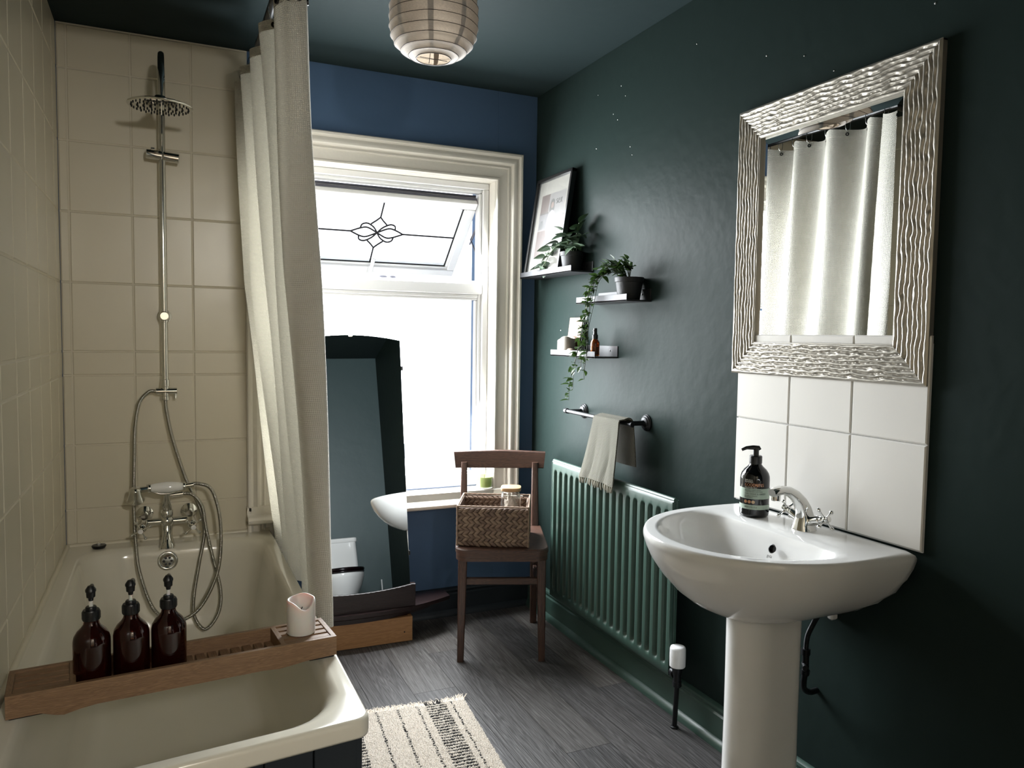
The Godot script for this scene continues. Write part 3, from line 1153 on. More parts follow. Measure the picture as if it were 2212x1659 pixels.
	for s in [-1.0, 1.0]:
		b = MB.new()
		var c := Vector3(X + s * 0.085, 0.518, 0.148)
		cross_handle(b, c, Vector3(s * 0.1, -0.12, 1), 0.03, 0.6 + s * 0.15)
		var h := part("cross_handle", b, M.chrome, t)
		b = MB.new()
		b.t = face(Vector3(s * 0.1, -0.12, 1), c + Vector3(s * 0.001, -0.001, 0.008))
		b.lathe([Vector2(0.0085, 0), Vector2(0.0085, 0.003), Vector2(0.007, 0.004), Vector2(0, 0.0042)], 16)
		part("index_cap", b, M.china, h)
	# hand shower lying in the cradle
	t = thing("hand_shower", "chrome telephone style hand shower with white handle resting on the bath mixer cradle", "hand shower", Vector3(X, 0.655, 0.148))
	b = MB.new()
	b.t = face(Vector3.RIGHT, Vector3(X - 0.052, 0.668, 0.148))
	b.lathe([Vector2(0.0, 0), Vector2(0.0125, 0.0), Vector2(0.0155, 0.012), Vector2(0.0185, 0.035), Vector2(0.0195, 0.052), Vector2(0.0185, 0.07), Vector2(0.0155, 0.095), Vector2(0.0125, 0.106), Vector2(0, 0.106)], 20, 60)
	part("handle", b, M.china, t)
	b = MB.new()
	b.rod(Vector3(X - 0.06, 0.668, 0.148), Vector3(X - 0.05, 0.668, 0.148), 0.016, 16, 0.002)
	b.tube([Vector3(X - 0.055, 0.668, 0.148), Vector3(X - 0.085, 0.665, 0.152), Vector3(X - 0.102, 0.66, 0.156)], [0.009, 0.011, 0.013], 12)
	part("ferrule", b, M.chrome, t)
	b = MB.new()
	b.rod(Vector3(X + 0.053, 0.668, 0.148), Vector3(X + 0.062, 0.668, 0.148), 0.016, 16, 0.002)
	b.rod(Vector3(X + 0.06, 0.669, 0.148), Vector3(X + 0.09, 0.672, 0.148), 0.009, 12, 0.002)
	part("ferrule", b, M.chrome, t)
	b = MB.new()
	b.t = Transform3D(Basis(Vector3.RIGHT, 0.35), Vector3(X - 0.1, 0.655, 0.16))
	b.lathe([Vector2(0, -0.032), Vector2(0.027, -0.032), Vector2(0.029, -0.028), Vector2(0.024, -0.016), Vector2(0.019, 0.0), Vector2(0.018, 0.012), Vector2(0.014, 0.02), Vector2(0, 0.023)], 20, 60)
	part("spray_head", b, M.chrome, t)

func curtain() -> void:
	var t := thing("curtain_rail", "long black curtain rail under the ceiling above the outer edge of the bathtub", "curtain rail", Vector3(-1.225, 2.18, 0.0))
	var b := MB.new()
	b.rod(Vector3(-1.218, 2.18, 0.0), Vector3(-1.218, 2.18, 0.93), 0.0125, 14)
	b.tube(smooth_path([Vector3(-1.218, 2.18, 0.93), Vector3(-1.23, 2.18, 0.99), Vector3(-1.26, 2.18, 1.03), Vector3(-1.32, 2.18, 1.045)], 5), 0.0125, 14)
	b.rod(Vector3(-1.32, 2.18, 1.045), Vector3(XL, 2.18, 1.045), 0.0125, 14)
	part("pole", b, M.black, t)
	b = MB.new()
	b.t = face(Vector3.BACK, Vector3(-1.218, 2.18, 0.001))
	b.lathe([Vector2(0, 0), Vector2(0.03, 0), Vector2(0.03, 0.006), Vector2(0.017, 0.012), Vector2(0.017, 0.03), Vector2(0, 0.03)], 20)
	part("wall_flange", b, M.black, t)
	b = MB.new()
	b.t = face(Vector3.RIGHT, Vector3(XL, 2.18, 1.045))
	b.lathe([Vector2(0, 0), Vector2(0.03, 0), Vector2(0.03, 0.006), Vector2(0.017, 0.012), Vector2(0.017, 0.03), Vector2(0, 0.03)], 20)
	part("wall_flange", b, M.black, t)
	b = MB.new()
	b.rod(Vector3(-1.218, 2.18, 0.90), Vector3(-1.228, CEIL, 0.90), 0.007, 10)
	b.ball(Vector3(-1.218, 2.18, 0.90), Vector3(0.018, 0.018, 0.016))
	part("ceiling_strut", b, M.black, t)
	# white waffle curtain, gathered at the window end; plan of the folds at the top and at the bath rim
	t = thing("shower_curtain", "off white waffle shower curtain gathered in folds at the window end of the bath", "shower curtain", Vector3(-1.15, 0.385, 0.5))
	var top := [Vector2(-1.215, 0.02), Vector2(-1.272, 0.09), Vector2(-1.195, 0.17), Vector2(-1.27, 0.262), Vector2(-1.185, 0.355), Vector2(-1.258, 0.45), Vector2(-1.178, 0.565), Vector2(-1.252, 0.68), Vector2(-1.17, 0.78), Vector2(-1.238, 0.865), Vector2(-1.216, 0.925), Vector2(-1.19, 0.945), Vector2(-1.162, 0.945), Vector2(-1.156, 0.90), Vector2(-1.172, 0.84)]
	var mid := [Vector2(-1.19, 0.02), Vector2(-1.247, 0.09), Vector2(-1.165, 0.17), Vector2(-1.237, 0.262), Vector2(-1.15, 0.355), Vector2(-1.214, 0.45), Vector2(-1.145, 0.565), Vector2(-1.209, 0.68), Vector2(-1.135, 0.78), Vector2(-1.206, 0.865), Vector2(-1.195, 0.925), Vector2(-1.155, 0.95), Vector2(-1.124, 0.945), Vector2(-1.12, 0.90), Vector2(-1.14, 0.84)]
	var low := [Vector2(-1.12, 0.02), Vector2(-1.138, 0.09), Vector2(-1.085, 0.17), Vector2(-1.138, 0.262), Vector2(-1.075, 0.355), Vector2(-1.136, 0.45), Vector2(-1.07, 0.565), Vector2(-1.137, 0.68), Vector2(-1.065, 0.78), Vector2(-1.137, 0.865), Vector2(-1.132, 0.925), Vector2(-1.105, 0.95), Vector2(-1.085, 0.945), Vector2(-1.08, 0.90), Vector2(-1.10, 0.84)]
	var sub := 14
	var cols := (top.size() - 1) * sub + 1
	var ys := []
	var nrow := 56
	for r in nrow + 1:
		ys.append(lerpf(0.385, 2.145, float(r) / nrow))
	ys.append(2.148)
	var rows := []
	for y in ys:
		var f := clampf((2.145 - y) / (2.145 - 1.4), 0.0, 1.0)
		var g := clampf((1.4 - y) / (1.4 - 0.46), 0.0, 1.0)
		var row := PackedVector3Array()
		for c in cols:
			var s := float(c) / sub
			var i := mini(int(s), top.size() - 2)
			var q := s - i
			var P := func(a: Array) -> Vector2:
				var p0: Vector2 = a[maxi(i - 1, 0)]
				var p3: Vector2 = a[mini(i + 2, a.size() - 1)]
				return (a[i] as Vector2).cubic_interpolate(a[i + 1], p0, p3, q)
			var pt: Vector2 = (P.call(top) as Vector2).lerp(P.call(mid), f).lerp(P.call(low), g)
			# drape between hooks at the top edge and a slight wander lower down
			var sag := 0.0
			if y > 2.045:
				sag = -0.014 * absf(sin(s * PI * 0.5)) * (y - 2.045) / 0.1
			var wob := 0.004 * sin(y * 5.0 + s * 1.7)
			row.append(Vector3(pt.x + wob, y + sag, pt.y + wob * 0.5))
		rows.append(row)
	b = MB.new()
	b.grid(rows)
	part("cloth", b, curtain_material(), t)
	# turned hem at the top: a second layer of cloth just outside
	var hem := []
	for r in range(nrow - 1, ys.size()):
		hem.append(rows[r])
	b = MB.new()
	var h2 := []
	for row in hem:
		var rr := PackedVector3Array()
		for c in cols:
			var d: Vector3 = row[mini(c + 1, cols - 1)] - row[maxi(c - 1, 0)]
			var nn := Vector3(d.z, 0, -d.x).normalized()
			rr.append(row[c] + nn * 0.0025)
		h2.append(rr)
	b.grid(h2)
	part("hem", b, curtain_material(), t)
	var eye := MB.new()
	eye.lathe([Vector2(0.0035, -0.0045), Vector2(0.0075, -0.0045), Vector2(0.0085, 0.0), Vector2(0.0075, 0.0045), Vector2(0.0035, 0.0045), Vector2(0.0035, -0.0045)], 14)
	var em := eye.shifted(Vector3())
	var ring := MB.new()
	var rp := []
	for k in 17:
		var a := TAU * k / 16.0
		rp.append(Vector3(cos(a) * 0.015, sin(a) * 0.031, 0))
	ring.tube(rp, 0.0015, 6, false)
	var rm := ring.shifted(Vector3())
	var nth := ["first", "second", "third", "fourth", "fifth", "sixth", "seventh", "eighth", "ninth", "tenth", "eleventh", "twelfth", "thirteenth", "fourteenth"]
	for i in range(1, 13):
		var c := int((i + 0.5) * sub)
		var p: Vector3 = rows[nrow][c]
		var d: Vector3 = rows[nrow][c + 1] - rows[nrow][c - 1]
		var nn := Vector3(d.z, 0, -d.x).normalized()
		put("eyelet", em, M.black, t, face(nn, Vector3(p.x, p.y - 0.016, p.z)))
		var o := MeshInstance3D.new()
		o.mesh = rm
		o.material_override = M.chrome
		o.name = numbered("curtain_ring")
		add_child(o, true)
		var zz := minf(p.z, 0.955)
		o.transform = Transform3D(Basis(Vector3.UP, 0.2 * sin(i * 2.1)), Vector3((p.x - 1.218) * 0.5, 2.163, zz))
		o.set_meta("label", "thin metal curtain ring on the black rail, %s counting from the window" % nth[i - 1])
		o.set_meta("category", "curtain ring")
		o.set_meta("group", "curtain rings on the black rail")

func curtain_material() -> StandardMaterial3D:
	if M.has("curtain"):
		return M.curtain
	var m := mat(Color(0.86, 0.84, 0.79), 0.8)
	var im := Image.create(32, 32, false, Image.FORMAT_RGB8)
	for y in 32:
		for x in 32:
			var u := absf(x - 15.5) / 15.5
			var w := absf(y - 15.5) / 15.5
			var h := maxf(pow(u, 3.0), pow(w, 3.0))
			im.set_pixel(x, y, Color(h, h, h))
	m.heightmap_enabled = true
	m.heightmap_texture = ImageTexture.create_from_image(im)
	m.heightmap_scale = 0.25
	m.uv1_scale = Vector3(190, 190, 1)
	m.backlight_enabled = true
	m.backlight = Color(0.42, 0.405, 0.36)
	M.curtain = m
	return m

func glassy(c: Color, a := 0.25) -> StandardMaterial3D:
	var m := mat(Color(c.r, c.g, c.b, a), 0.04)
	m.refraction_enabled = true
	m.refraction_scale = 0.05
	return m

func caddy() -> void:
	var at := Vector3(-1.489, RIM, 1.272)
	var f := Transform3D(Basis(Vector3.UP, 0.092), at)
	var t := thing("bath_caddy", "slatted wooden bath caddy lying across the rim of the white bathtub", "bath tray", at)
	var L := 0.665
	var W := 0.134
	# two long rails with feet cut away to sit on the rim
	for s in [-1.0, 1.0]:
		var b := MB.new()
		var poly := PackedVector2Array([Vector2(-L / 2, 0.003), Vector2(-L / 2 + 0.06, 0.003), Vector2(-L / 2 + 0.085, -0.006), Vector2(-L / 2 + 0.10, -0.009), Vector2(-L / 2 + 0.13, -0.003), Vector2(-L / 2 + 0.16, 0.0), Vector2(L / 2 - 0.17, 0.0), Vector2(L / 2 - 0.135, -0.003), Vector2(L / 2 - 0.10, 0.0), Vector2(L / 2 - 0.075, 0.003), Vector2(L / 2, 0.005), Vector2(L / 2, 0.05), Vector2(-L / 2, 0.05)])
		b.t = f * Transform3D(Basis(), Vector3(0, 0, s * (W / 2 - 0.005) - 0.005))
		b.extrude(poly, 0.01, 0.001)
		part("side_rail", b, M.oak, t)
	# black rubber strips under the feet
	for s in [-1.0, 1.0]:
		var b := MB.new()
		b.t = f
		b.box(Vector3(s * (L / 2 - 0.035), 0.0025, 0), Vector3(0.06, 0.005, W - 0.004), 0.001)
		part("foot_strip", b, M.black, t)
	for x in [-L / 2 + 0.005, -L / 2 + 0.116, L / 2 - 0.122, L / 2 - 0.005]:
		var b := MB.new()
		b.t = f
		b.box(Vector3(x, 0.03, 0), Vector3(0.012, 0.04, W - 0.02), 0.001)
		part("cross_bar", b, M.oak, t)
	# flush slats in the two end trays
	for k in 4:
		for e in [0, 1]:
			var b := MB.new()
			b.t = f
			var xa: float = -L / 2 + 0.011 if e == 0 else L / 2 - 0.116
			b.box(Vector3(xa + 0.0525, 0.043, -0.042 + k * 0.028), Vector3(0.105, 0.01, 0.019), 0.001)
			part("slat", b, M.oak, t)
	# lower slats across the middle tray
	for k in 16:
		var b := MB.new()
		b.t = f
		b.box(Vector3(-L / 2 + 0.138 + k * 0.0262, 0.014, 0), Vector3(0.02, 0.008, W - 0.02), 0.001)
		part("slat", b, M.oak, t)
	# three amber pump bottles in the middle tray
	var glass := glassy(Color(0.30, 0.075, 0.04), 0.12)
	glass.albedo_color = Color(0.36, 0.13, 0.085, 0.1)
	var soap := mat(Color(0.095, 0.04, 0.035), 0.25)
	var dark := mat(Color(0.05, 0.035, 0.035), 0.25)
	var who := ["leftmost of three amber pump bottles on wooden bath caddy, nearest the tiled wall", "middle one of three amber pump bottles on the wooden bath caddy", "rightmost of three amber pump bottles on the wooden bath caddy, next to the empty slats"]
	var spots := [-0.180, -0.104, -0.0285]
	var proto: Node3D
	for i in 3:
		var p: Vector3 = f * Vector3(spots[i], 0.0185, -0.004 if i else 0.0)
		if i == 0:
			proto = bottle(p, glass, soap)
			proto.set_meta("label", who[0])
		else:
			var o: Node3D = proto.duplicate()
			o.name = numbered("pump_bottle")
			add_child(o, true)
			o.position = p
			o.rotation.y = [0.0, -0.12, -0.05][i]
			o.set_meta("label", who[i])
			if i == 2:
				(o.get_node("liquid") as MeshInstance3D).scale.y = 0.55
				(o.get_node("liquid") as MeshInstance3D).material_override = dark
	# pillar candle with a dished, burnt-down top
	var cp: Vector3 = f * Vector3(0.265, 0.048, 0.0)
	var c := thing("pillar_candle", "white pillar candle with melted hollow top on the right end of the bath caddy", "candle", cp)
	var b := MB.new()
	var rows := []
	var prof := [Vector2(0, 0), Vector2(0.031, 0), Vector2(0.0335, 0.003), Vector2(0.0335, 0.05), Vector2(0.0335, 0.078), Vector2(0.0325, 0.083), Vector2(0.029, 0.083), Vector2(0.026, 0.076), Vector2(0.018, 0.058), Vector2(0.008, 0.053), Vector2(0, 0.052)]
	for k in prof.size():
		var row := PackedVector3Array()
		for s in 36:
			var a := TAU * s / 36.0
			var y: float = prof[k].y
			if k >= 3:
				var dip := pow(maxf(0.0, cos(a - 4.9)), 4.0) * 0.02 + pow(maxf(0.0, cos(a - 1.2)), 6.0) * -0.004
				y -= dip * smoothstep(0.05, 0.08, y)
			row.append(cp + Vector3(prof[k].x * cos(a), y, -prof[k].x * sin(a)))
		rows.append(row)
	b.grid(rows, true)
	part("wax", b, M.wax, c)
	b = MB.new()
	b.tube([cp + Vector3(0, 0.05, 0), cp + Vector3(0.001, 0.058, 0.0005), cp + Vector3(0.003, 0.063, 0.001)], 0.0012, 6)
	part("wick", b, M.black, c)

func bottle(p: Vector3, glass: Material, soap: Material) -> Node3D:
	var t := thing("pump_bottle", "amber pump bottle", "bottle", p, "amber pump bottles on the bath caddy")
	var b := MB.new()
	var prof := [Vector2(0, 0), Vector2(0.030, 0), Vector2(0.035, 0.003), Vector2(0.0365, 0.009), Vector2(0.0365, 0.088), Vector2(0.0362, 0.097), Vector2(0.034, 0.106), Vector2(0.028, 0.116), Vector2(0.02, 0.124), Vector2(0.0155, 0.131), Vector2(0.0145, 0.138), Vector2(0.0145, 0.149), Vector2(0.0125, 0.149), Vector2(0.0125, 0.137), Vector2(0.0185, 0.1235), Vector2(0.0262, 0.115), Vector2(0.032, 0.106), Vector2(0.0345, 0.09), Vector2(0.0345, 0.01), Vector2(0.03, 0.004), Vector2(0, 0.004)]
	b.t.origin = p
	b.lathe(prof, 36, 60)
	part("bottle_body", b, glass, t)
	b = MB.new()
	b.t.origin = p
	b.lathe([Vector2(0, 0.0045), Vector2(0.03, 0.0045), Vector2(0.0338, 0.011), Vector2(0.0338, 0.076), Vector2(0, 0.076)], 28)
	part("liquid", b, soap, t)
	b = MB.new()
	b.t.origin = p
	b.lathe([Vector2(0, 0.139), Vector2(0.0165, 0.139), Vector2(0.0172, 0.141), Vector2(0.0172, 0.158), Vector2(0.0155, 0.161), Vector2(0.011, 0.161), Vector2(0.011, 0.166), Vector2(0.0095, 0.168), Vector2(0, 0.168)], 28)
	for k in 14:
		var a := TAU * k / 14.0
		b.box(Vector3(cos(a) * 0.0172, 0.149, sin(a) * 0.0172), Vector3(0.0016, 0.016, 0.0016), 0.0004)
	part("collar", b, M.black, t)
	b = MB.new()
	b.rod(p + Vector3(0, 0.165, 0), p + Vector3(0, 0.188, 0), 0.0042, 12)
	part("pump_stem", b, M.wax, t)
	b = MB.new()
	b.t.origin = p
	b.lathe([Vector2(0, 0.18), Vector2(0.0045, 0.18), Vector2(0.0055, 0.186), Vector2(0.0085, 0.188), Vector2(0.0092, 0.199), Vector2(0.0105, 0.2), Vector2(0.0105, 0.2045), Vector2(0.0055, 0.212), Vector2(0, 0.2135)], 24)
	b.t = Transform3D()
	b.tube([p + Vector3(0, 0.202, 0), p + Vector3(0.0, 0.204, -0.015), p + Vector3(0.0, 0.203, -0.03), p + Vector3(0.0, 0.197, -0.038)], [0.0062, 0.0052, 0.0045, 0.0042], 10)
	part("pump_head", b, M.black, t)
	return t

# ------------------------------------------------------------ basin
func polar(outline: Array, c: Vector2, cnt: int) -> Array:
	var out := []
	for k in cnt:
		var a := TAU * k / cnt
		var d := Vector2(cos(a), -sin(a))
		var best := 0.0
		for i in outline.size():
			var p: Vector2 = outline[i] - c
			var q: Vector2 = outline[(i + 1) % outline.size()] - c
			var den := d.cross(q - p)
			if absf(den) < 1e-9:
				continue
			var s := p.cross(q - p) / den
			var u := p.cross(d) / den
			if s > 0.0 and u >= -0.0001 and u <= 1.0001:
				best = maxf(best, s)
		out.append(c + d * best)
	return out

func dshape(back: float, front: float, hw: float, xs: float, cr: float, zc: float) -> Array:
	# straight back at x = back, sides to xs, then half an ellipse to x = front; corner radius cr at the back
	var o := []
	for k in 9:
		var a := PI * 0.5 * k / 8.0
		o.append(Vector2(back - cr + cr * sin(a), zc - hw + cr - cr * cos(a)))
	for k in 9:
		var a := PI * 0.5 * k / 8.0
		o.append(Vector2(back - cr + cr * cos(a), zc + hw - cr + cr * sin(a)))
	for k in 41:
		var a := PI * k / 40.0
		o.append(Vector2(xs - (xs - front) * sin(a), zc + hw * cos(a)))
	return o

func basin() -> void:
	var zc := 1.70
	var Y := 0.762
	var t := thing("washbasin", "white ceramic washbasin with wide curved front on its pedestal below the tiled splashback", "washbasin", Vector3(-0.2, 0.56, zc))
	var cnt := 120
	var c := Vector2(-0.29, zc)
	var rim := polar(dshape(-0.012, -0.496, 0.28, -0.19, 0.02, zc), c, cnt)
	var bowl := polar(dshape(-0.172, -0.458, 0.232, -0.23, 0.07, zc), c, cnt)
	var ring := func(o: Array, y: float) -> PackedVector3Array:
		var r := PackedVector3Array()
		for p in o:
			r.append(Vector3(p.x, y, p.y))
		return r
	var mixr := func(a: Array, b2: Array, s: float, grow := 0.0) -> Array:
		var r := []
		for k in cnt:
			var p: Vector2 = (a[k] as Vector2).lerp(b2[k], s)
			if grow != 0.0:
				p = c + (p - c) * (1.0 + grow)
				p.x = minf(p.x, -0.012)
			r.append(p)
		return r
	var rows := []
	# underside up to the rim
	for q in [[-0.30, 0.075, -0.07, 0.562], [-0.315, 0.09, -0.055, 0.566], [-0.345, 0.12, -0.045, 0.578], [-0.385, 0.158, -0.035, 0.598], [-0.42, 0.198, -0.025, 0.625], [-0.452, 0.236, -0.018, 0.66], [-0.478, 0.262, -0.014, 0.698], [-0.49, 0.274, -0.012, 0.725], [-0.4955, 0.2795, -0.012, 0.742]]:
		rows.append(ring.call(polar(dshape(q[2], q[0], q[1], -0.19, 0.02, zc), Vector2(-0.2, zc), cnt), q[3]))
	rows.append(ring.call(polar(dshape(-0.012, -0.496, 0.28, -0.19, 0.02, zc), Vector2(-0.2, zc), cnt), 0.749))
	rim = polar(dshape(-0.012, -0.496, 0.28, -0.19, 0.02, zc), Vector2(-0.2, zc), cnt)
	bowl = polar(dshape(-0.172, -0.458, 0.232, -0.23, 0.07, zc), Vector2(-0.29, zc), cnt)
	rows.append(ring.call(mixr.call(rim, bowl, 0.02), 0.755))
	rows.append(ring.call(mixr.call(rim, bowl, 0.08), 0.7605))
	rows.append(ring.call(mixr.call(rim, bowl, 0.2), Y))
	rows.append(ring.call(mixr.call(rim, bowl, 0.7), Y))
	rows.append(ring.call(mixr.call(rim, bowl, 0.88), Y - 0.0005))
	rows.append(ring.call(bowl, Y - 0.004))
	var drain := []
	for k in cnt:
		var a := TAU * k / cnt
		drain.append(Vector2(-0.27, zc) + Vector2(cos(a), -sin(a)) * 0.022)
	for q in [[0.03, 0.753], [0.07, 0.738], [0.14, 0.712], [0.24, 0.682], [0.38, 0.655], [0.55, 0.637], [0.75, 0.625], [0.93, 0.618], [1.0, 0.612]]:
		rows.append(ring.call(mixr.call(bowl, drain, q[0]), q[1]))
	var b := MB.new()
	b.grid(rows, true)
	part("basin_bowl", b, M.china, t)
	# overflow hole and drain
	var of := face(Vector3(-1, 0.33, 0), Vector3(-0.193, 0.722, 1.722))
	b = MB.new()
	b.t = of
	b.lathe([Vector2(0.0115, 0.0015), Vector2(0.009, 0.002), Vector2(0.008, -0.004), Vector2(0.0, -0.004)], 20)
	part("overflow_hole", b, M.black, t)
	b = MB.new()
	b.t.origin = Vector3(-0.27, 0.611, zc)
	b.lathe([Vector2(0.0, 0.0), Vector2(0.023, 0.0), Vector2(0.0235, 0.003), Vector2(0.019, 0.004), Vector2(0.012, 0.001), Vector2(0, 0.001)], 24)
	part("drain", b, M.chrome, t)
	text_flat("gala", Transform3D(Basis(Vector3(0, 0, 1).normalized(), Vector3(0.31, 0.95, 0).normalized(), Vector3(-0.95, 0.31, 0).normalized()), Vector3(-0.2015, 0.7045, 1.722)), 0.009, M.black, t, "maker_mark")
	# pedestal
	t = thing("basin_pedestal", "tall white ceramic pedestal standing on the floor under the washbasin", "pedestal", Vector3(-0.23, 0, zc))
	rows = []
	for q in [[0.0, 1.13], [0.004, 1.15], [0.012, 1.15], [0.05, 1.08], [0.12, 1.01], [0.3, 0.985], [0.45, 0.99], [0.55, 1.0], [0.575, 1.0]]:
		var o := dshape(-0.115, -0.215 - 0.078 * q[1], 0.059 * q[1], -0.215, 0.02, zc)
		o = polar(o, Vector2(-0.2, zc), 64)
		rows.append(ring.call(o, q[0]))
	b = MB.new()
	b.grid(rows, true)
	part("pedestal_column", b, M.china, t)
	# flexible supply pipe behind the pedestal
	t = thing("supply_hose", "braided flexible water pipe with valve hanging behind the basin pedestal on the green wall", "pipe", Vector3(-0.07, 0.35, 1.72))
	b = MB.new()
	ribbed(b, smooth_path([Vector3(-0.10, 0.6, 1.79), Vector3(-0.085, 0.565, 1.77), Vector3(-0.07, 0.53, 1.742), Vector3(-0.07, 0.49, 1.724), Vector3(-0.07, 0.455, 1.72)], 8), 0.0065, 0.003)
	part("braided_hose", b, M.iron, t)
	b = MB.new()
	b.rod(Vector3(-0.07, 0.455, 1.72), Vector3(-0.07, 0.44, 1.72), 0.0115, 6)
	b.rod(Vector3(-0.07, 0.443, 1.72), Vector3(-0.07, 0.40, 1.721), 0.0085, 12)
	b.rod(Vector3(-0.07, 0.415, 1.715), Vector3(-0.085, 0.415, 1.735), 0.006, 10)
	b.rod(Vector3(-0.07, 0.402, 1.721), Vector3(-0.07, 0.39, 1.72), 0.0115, 6)
	part("isolating_valve", b, M.iron, t)
	b = MB.new()
	b.tube(smooth_path([Vector3(-0.07, 0.392, 1.72), Vector3(-0.069, 0.37, 1.716), Vector3(-0.058, 0.345, 1.708), Vector3(-0.03, 0.328, 1.70), Vector3(0.0, 0.325, 1.695)], 6), 0.0075, 10)
	part("copper_tail", b, M.iron, t)
	b = MB.new()
	b.box(Vector3(-0.012, 0.545, 1.745), Vector3(0.024, 0.03, 0.02), 0.006)
	part("wall_clip", b, M.china, t)

func text_flat(s: String, x: Transform3D, size: float, m: Material, parent: Node, called: String, bold := false) -> MeshInstance3D:
	var tm := TextMesh.new()
	tm.text = s
	var fo := SystemFont.new()
	fo.font_names = PackedStringArray(["Droid Sans"])
	fo.font_weight = 700 if bold else 400
	tm.font = fo
	tm.font_size = 32
	tm.pixel_size = size / 32.0
	tm.depth = size * 0.04
	return put(called, tm, m, parent, x)

# lettering bent round a cylinder of radius r standing at the origin, facing angle a
func text_round(s: String, r: float, a: float, y: float, size: float, m: Material, parent: Node, called: String, left := true) -> void:
	var tm := TextMesh.new()
	tm.text = s
	var fo := SystemFont.new()
	fo.font_names = PackedStringArray(["Droid Sans"])
	tm.font = fo
	tm.font_size = 32
	tm.pixel_size = size / 32.0
	tm.depth = 0.0002
	if left:
		tm.horizontal_alignment = HORIZONTAL_ALIGNMENT_LEFT
	var arr := tm.surface_get_arrays(0)
	var vv: PackedVector3Array = arr[Mesh.ARRAY_VERTEX]
	var nn: PackedVector3Array = arr[Mesh.ARRAY_NORMAL]
	for i in vv.size():
		var p := vv[i]
		var th := a + p.x / r
		var rr := r + p.z
		vv[i] = Vector3(sin(th) * rr, y + p.y, cos(th) * rr)
		nn[i] = nn[i].rotated(Vector3.UP, th)
	var out := []
	out.resize(Mesh.ARRAY_MAX)
	out[Mesh.ARRAY_VERTEX] = vv
	out[Mesh.ARRAY_NORMAL] = nn
	out[Mesh.ARRAY_INDEX] = arr[Mesh.ARRAY_INDEX]
	var am := ArrayMesh.new()
	am.add_surface_from_arrays(Mesh.PRIMITIVE_TRIANGLES, out)
	put(called, am, m, parent, Transform3D(Basis(), offset_of(parent)))

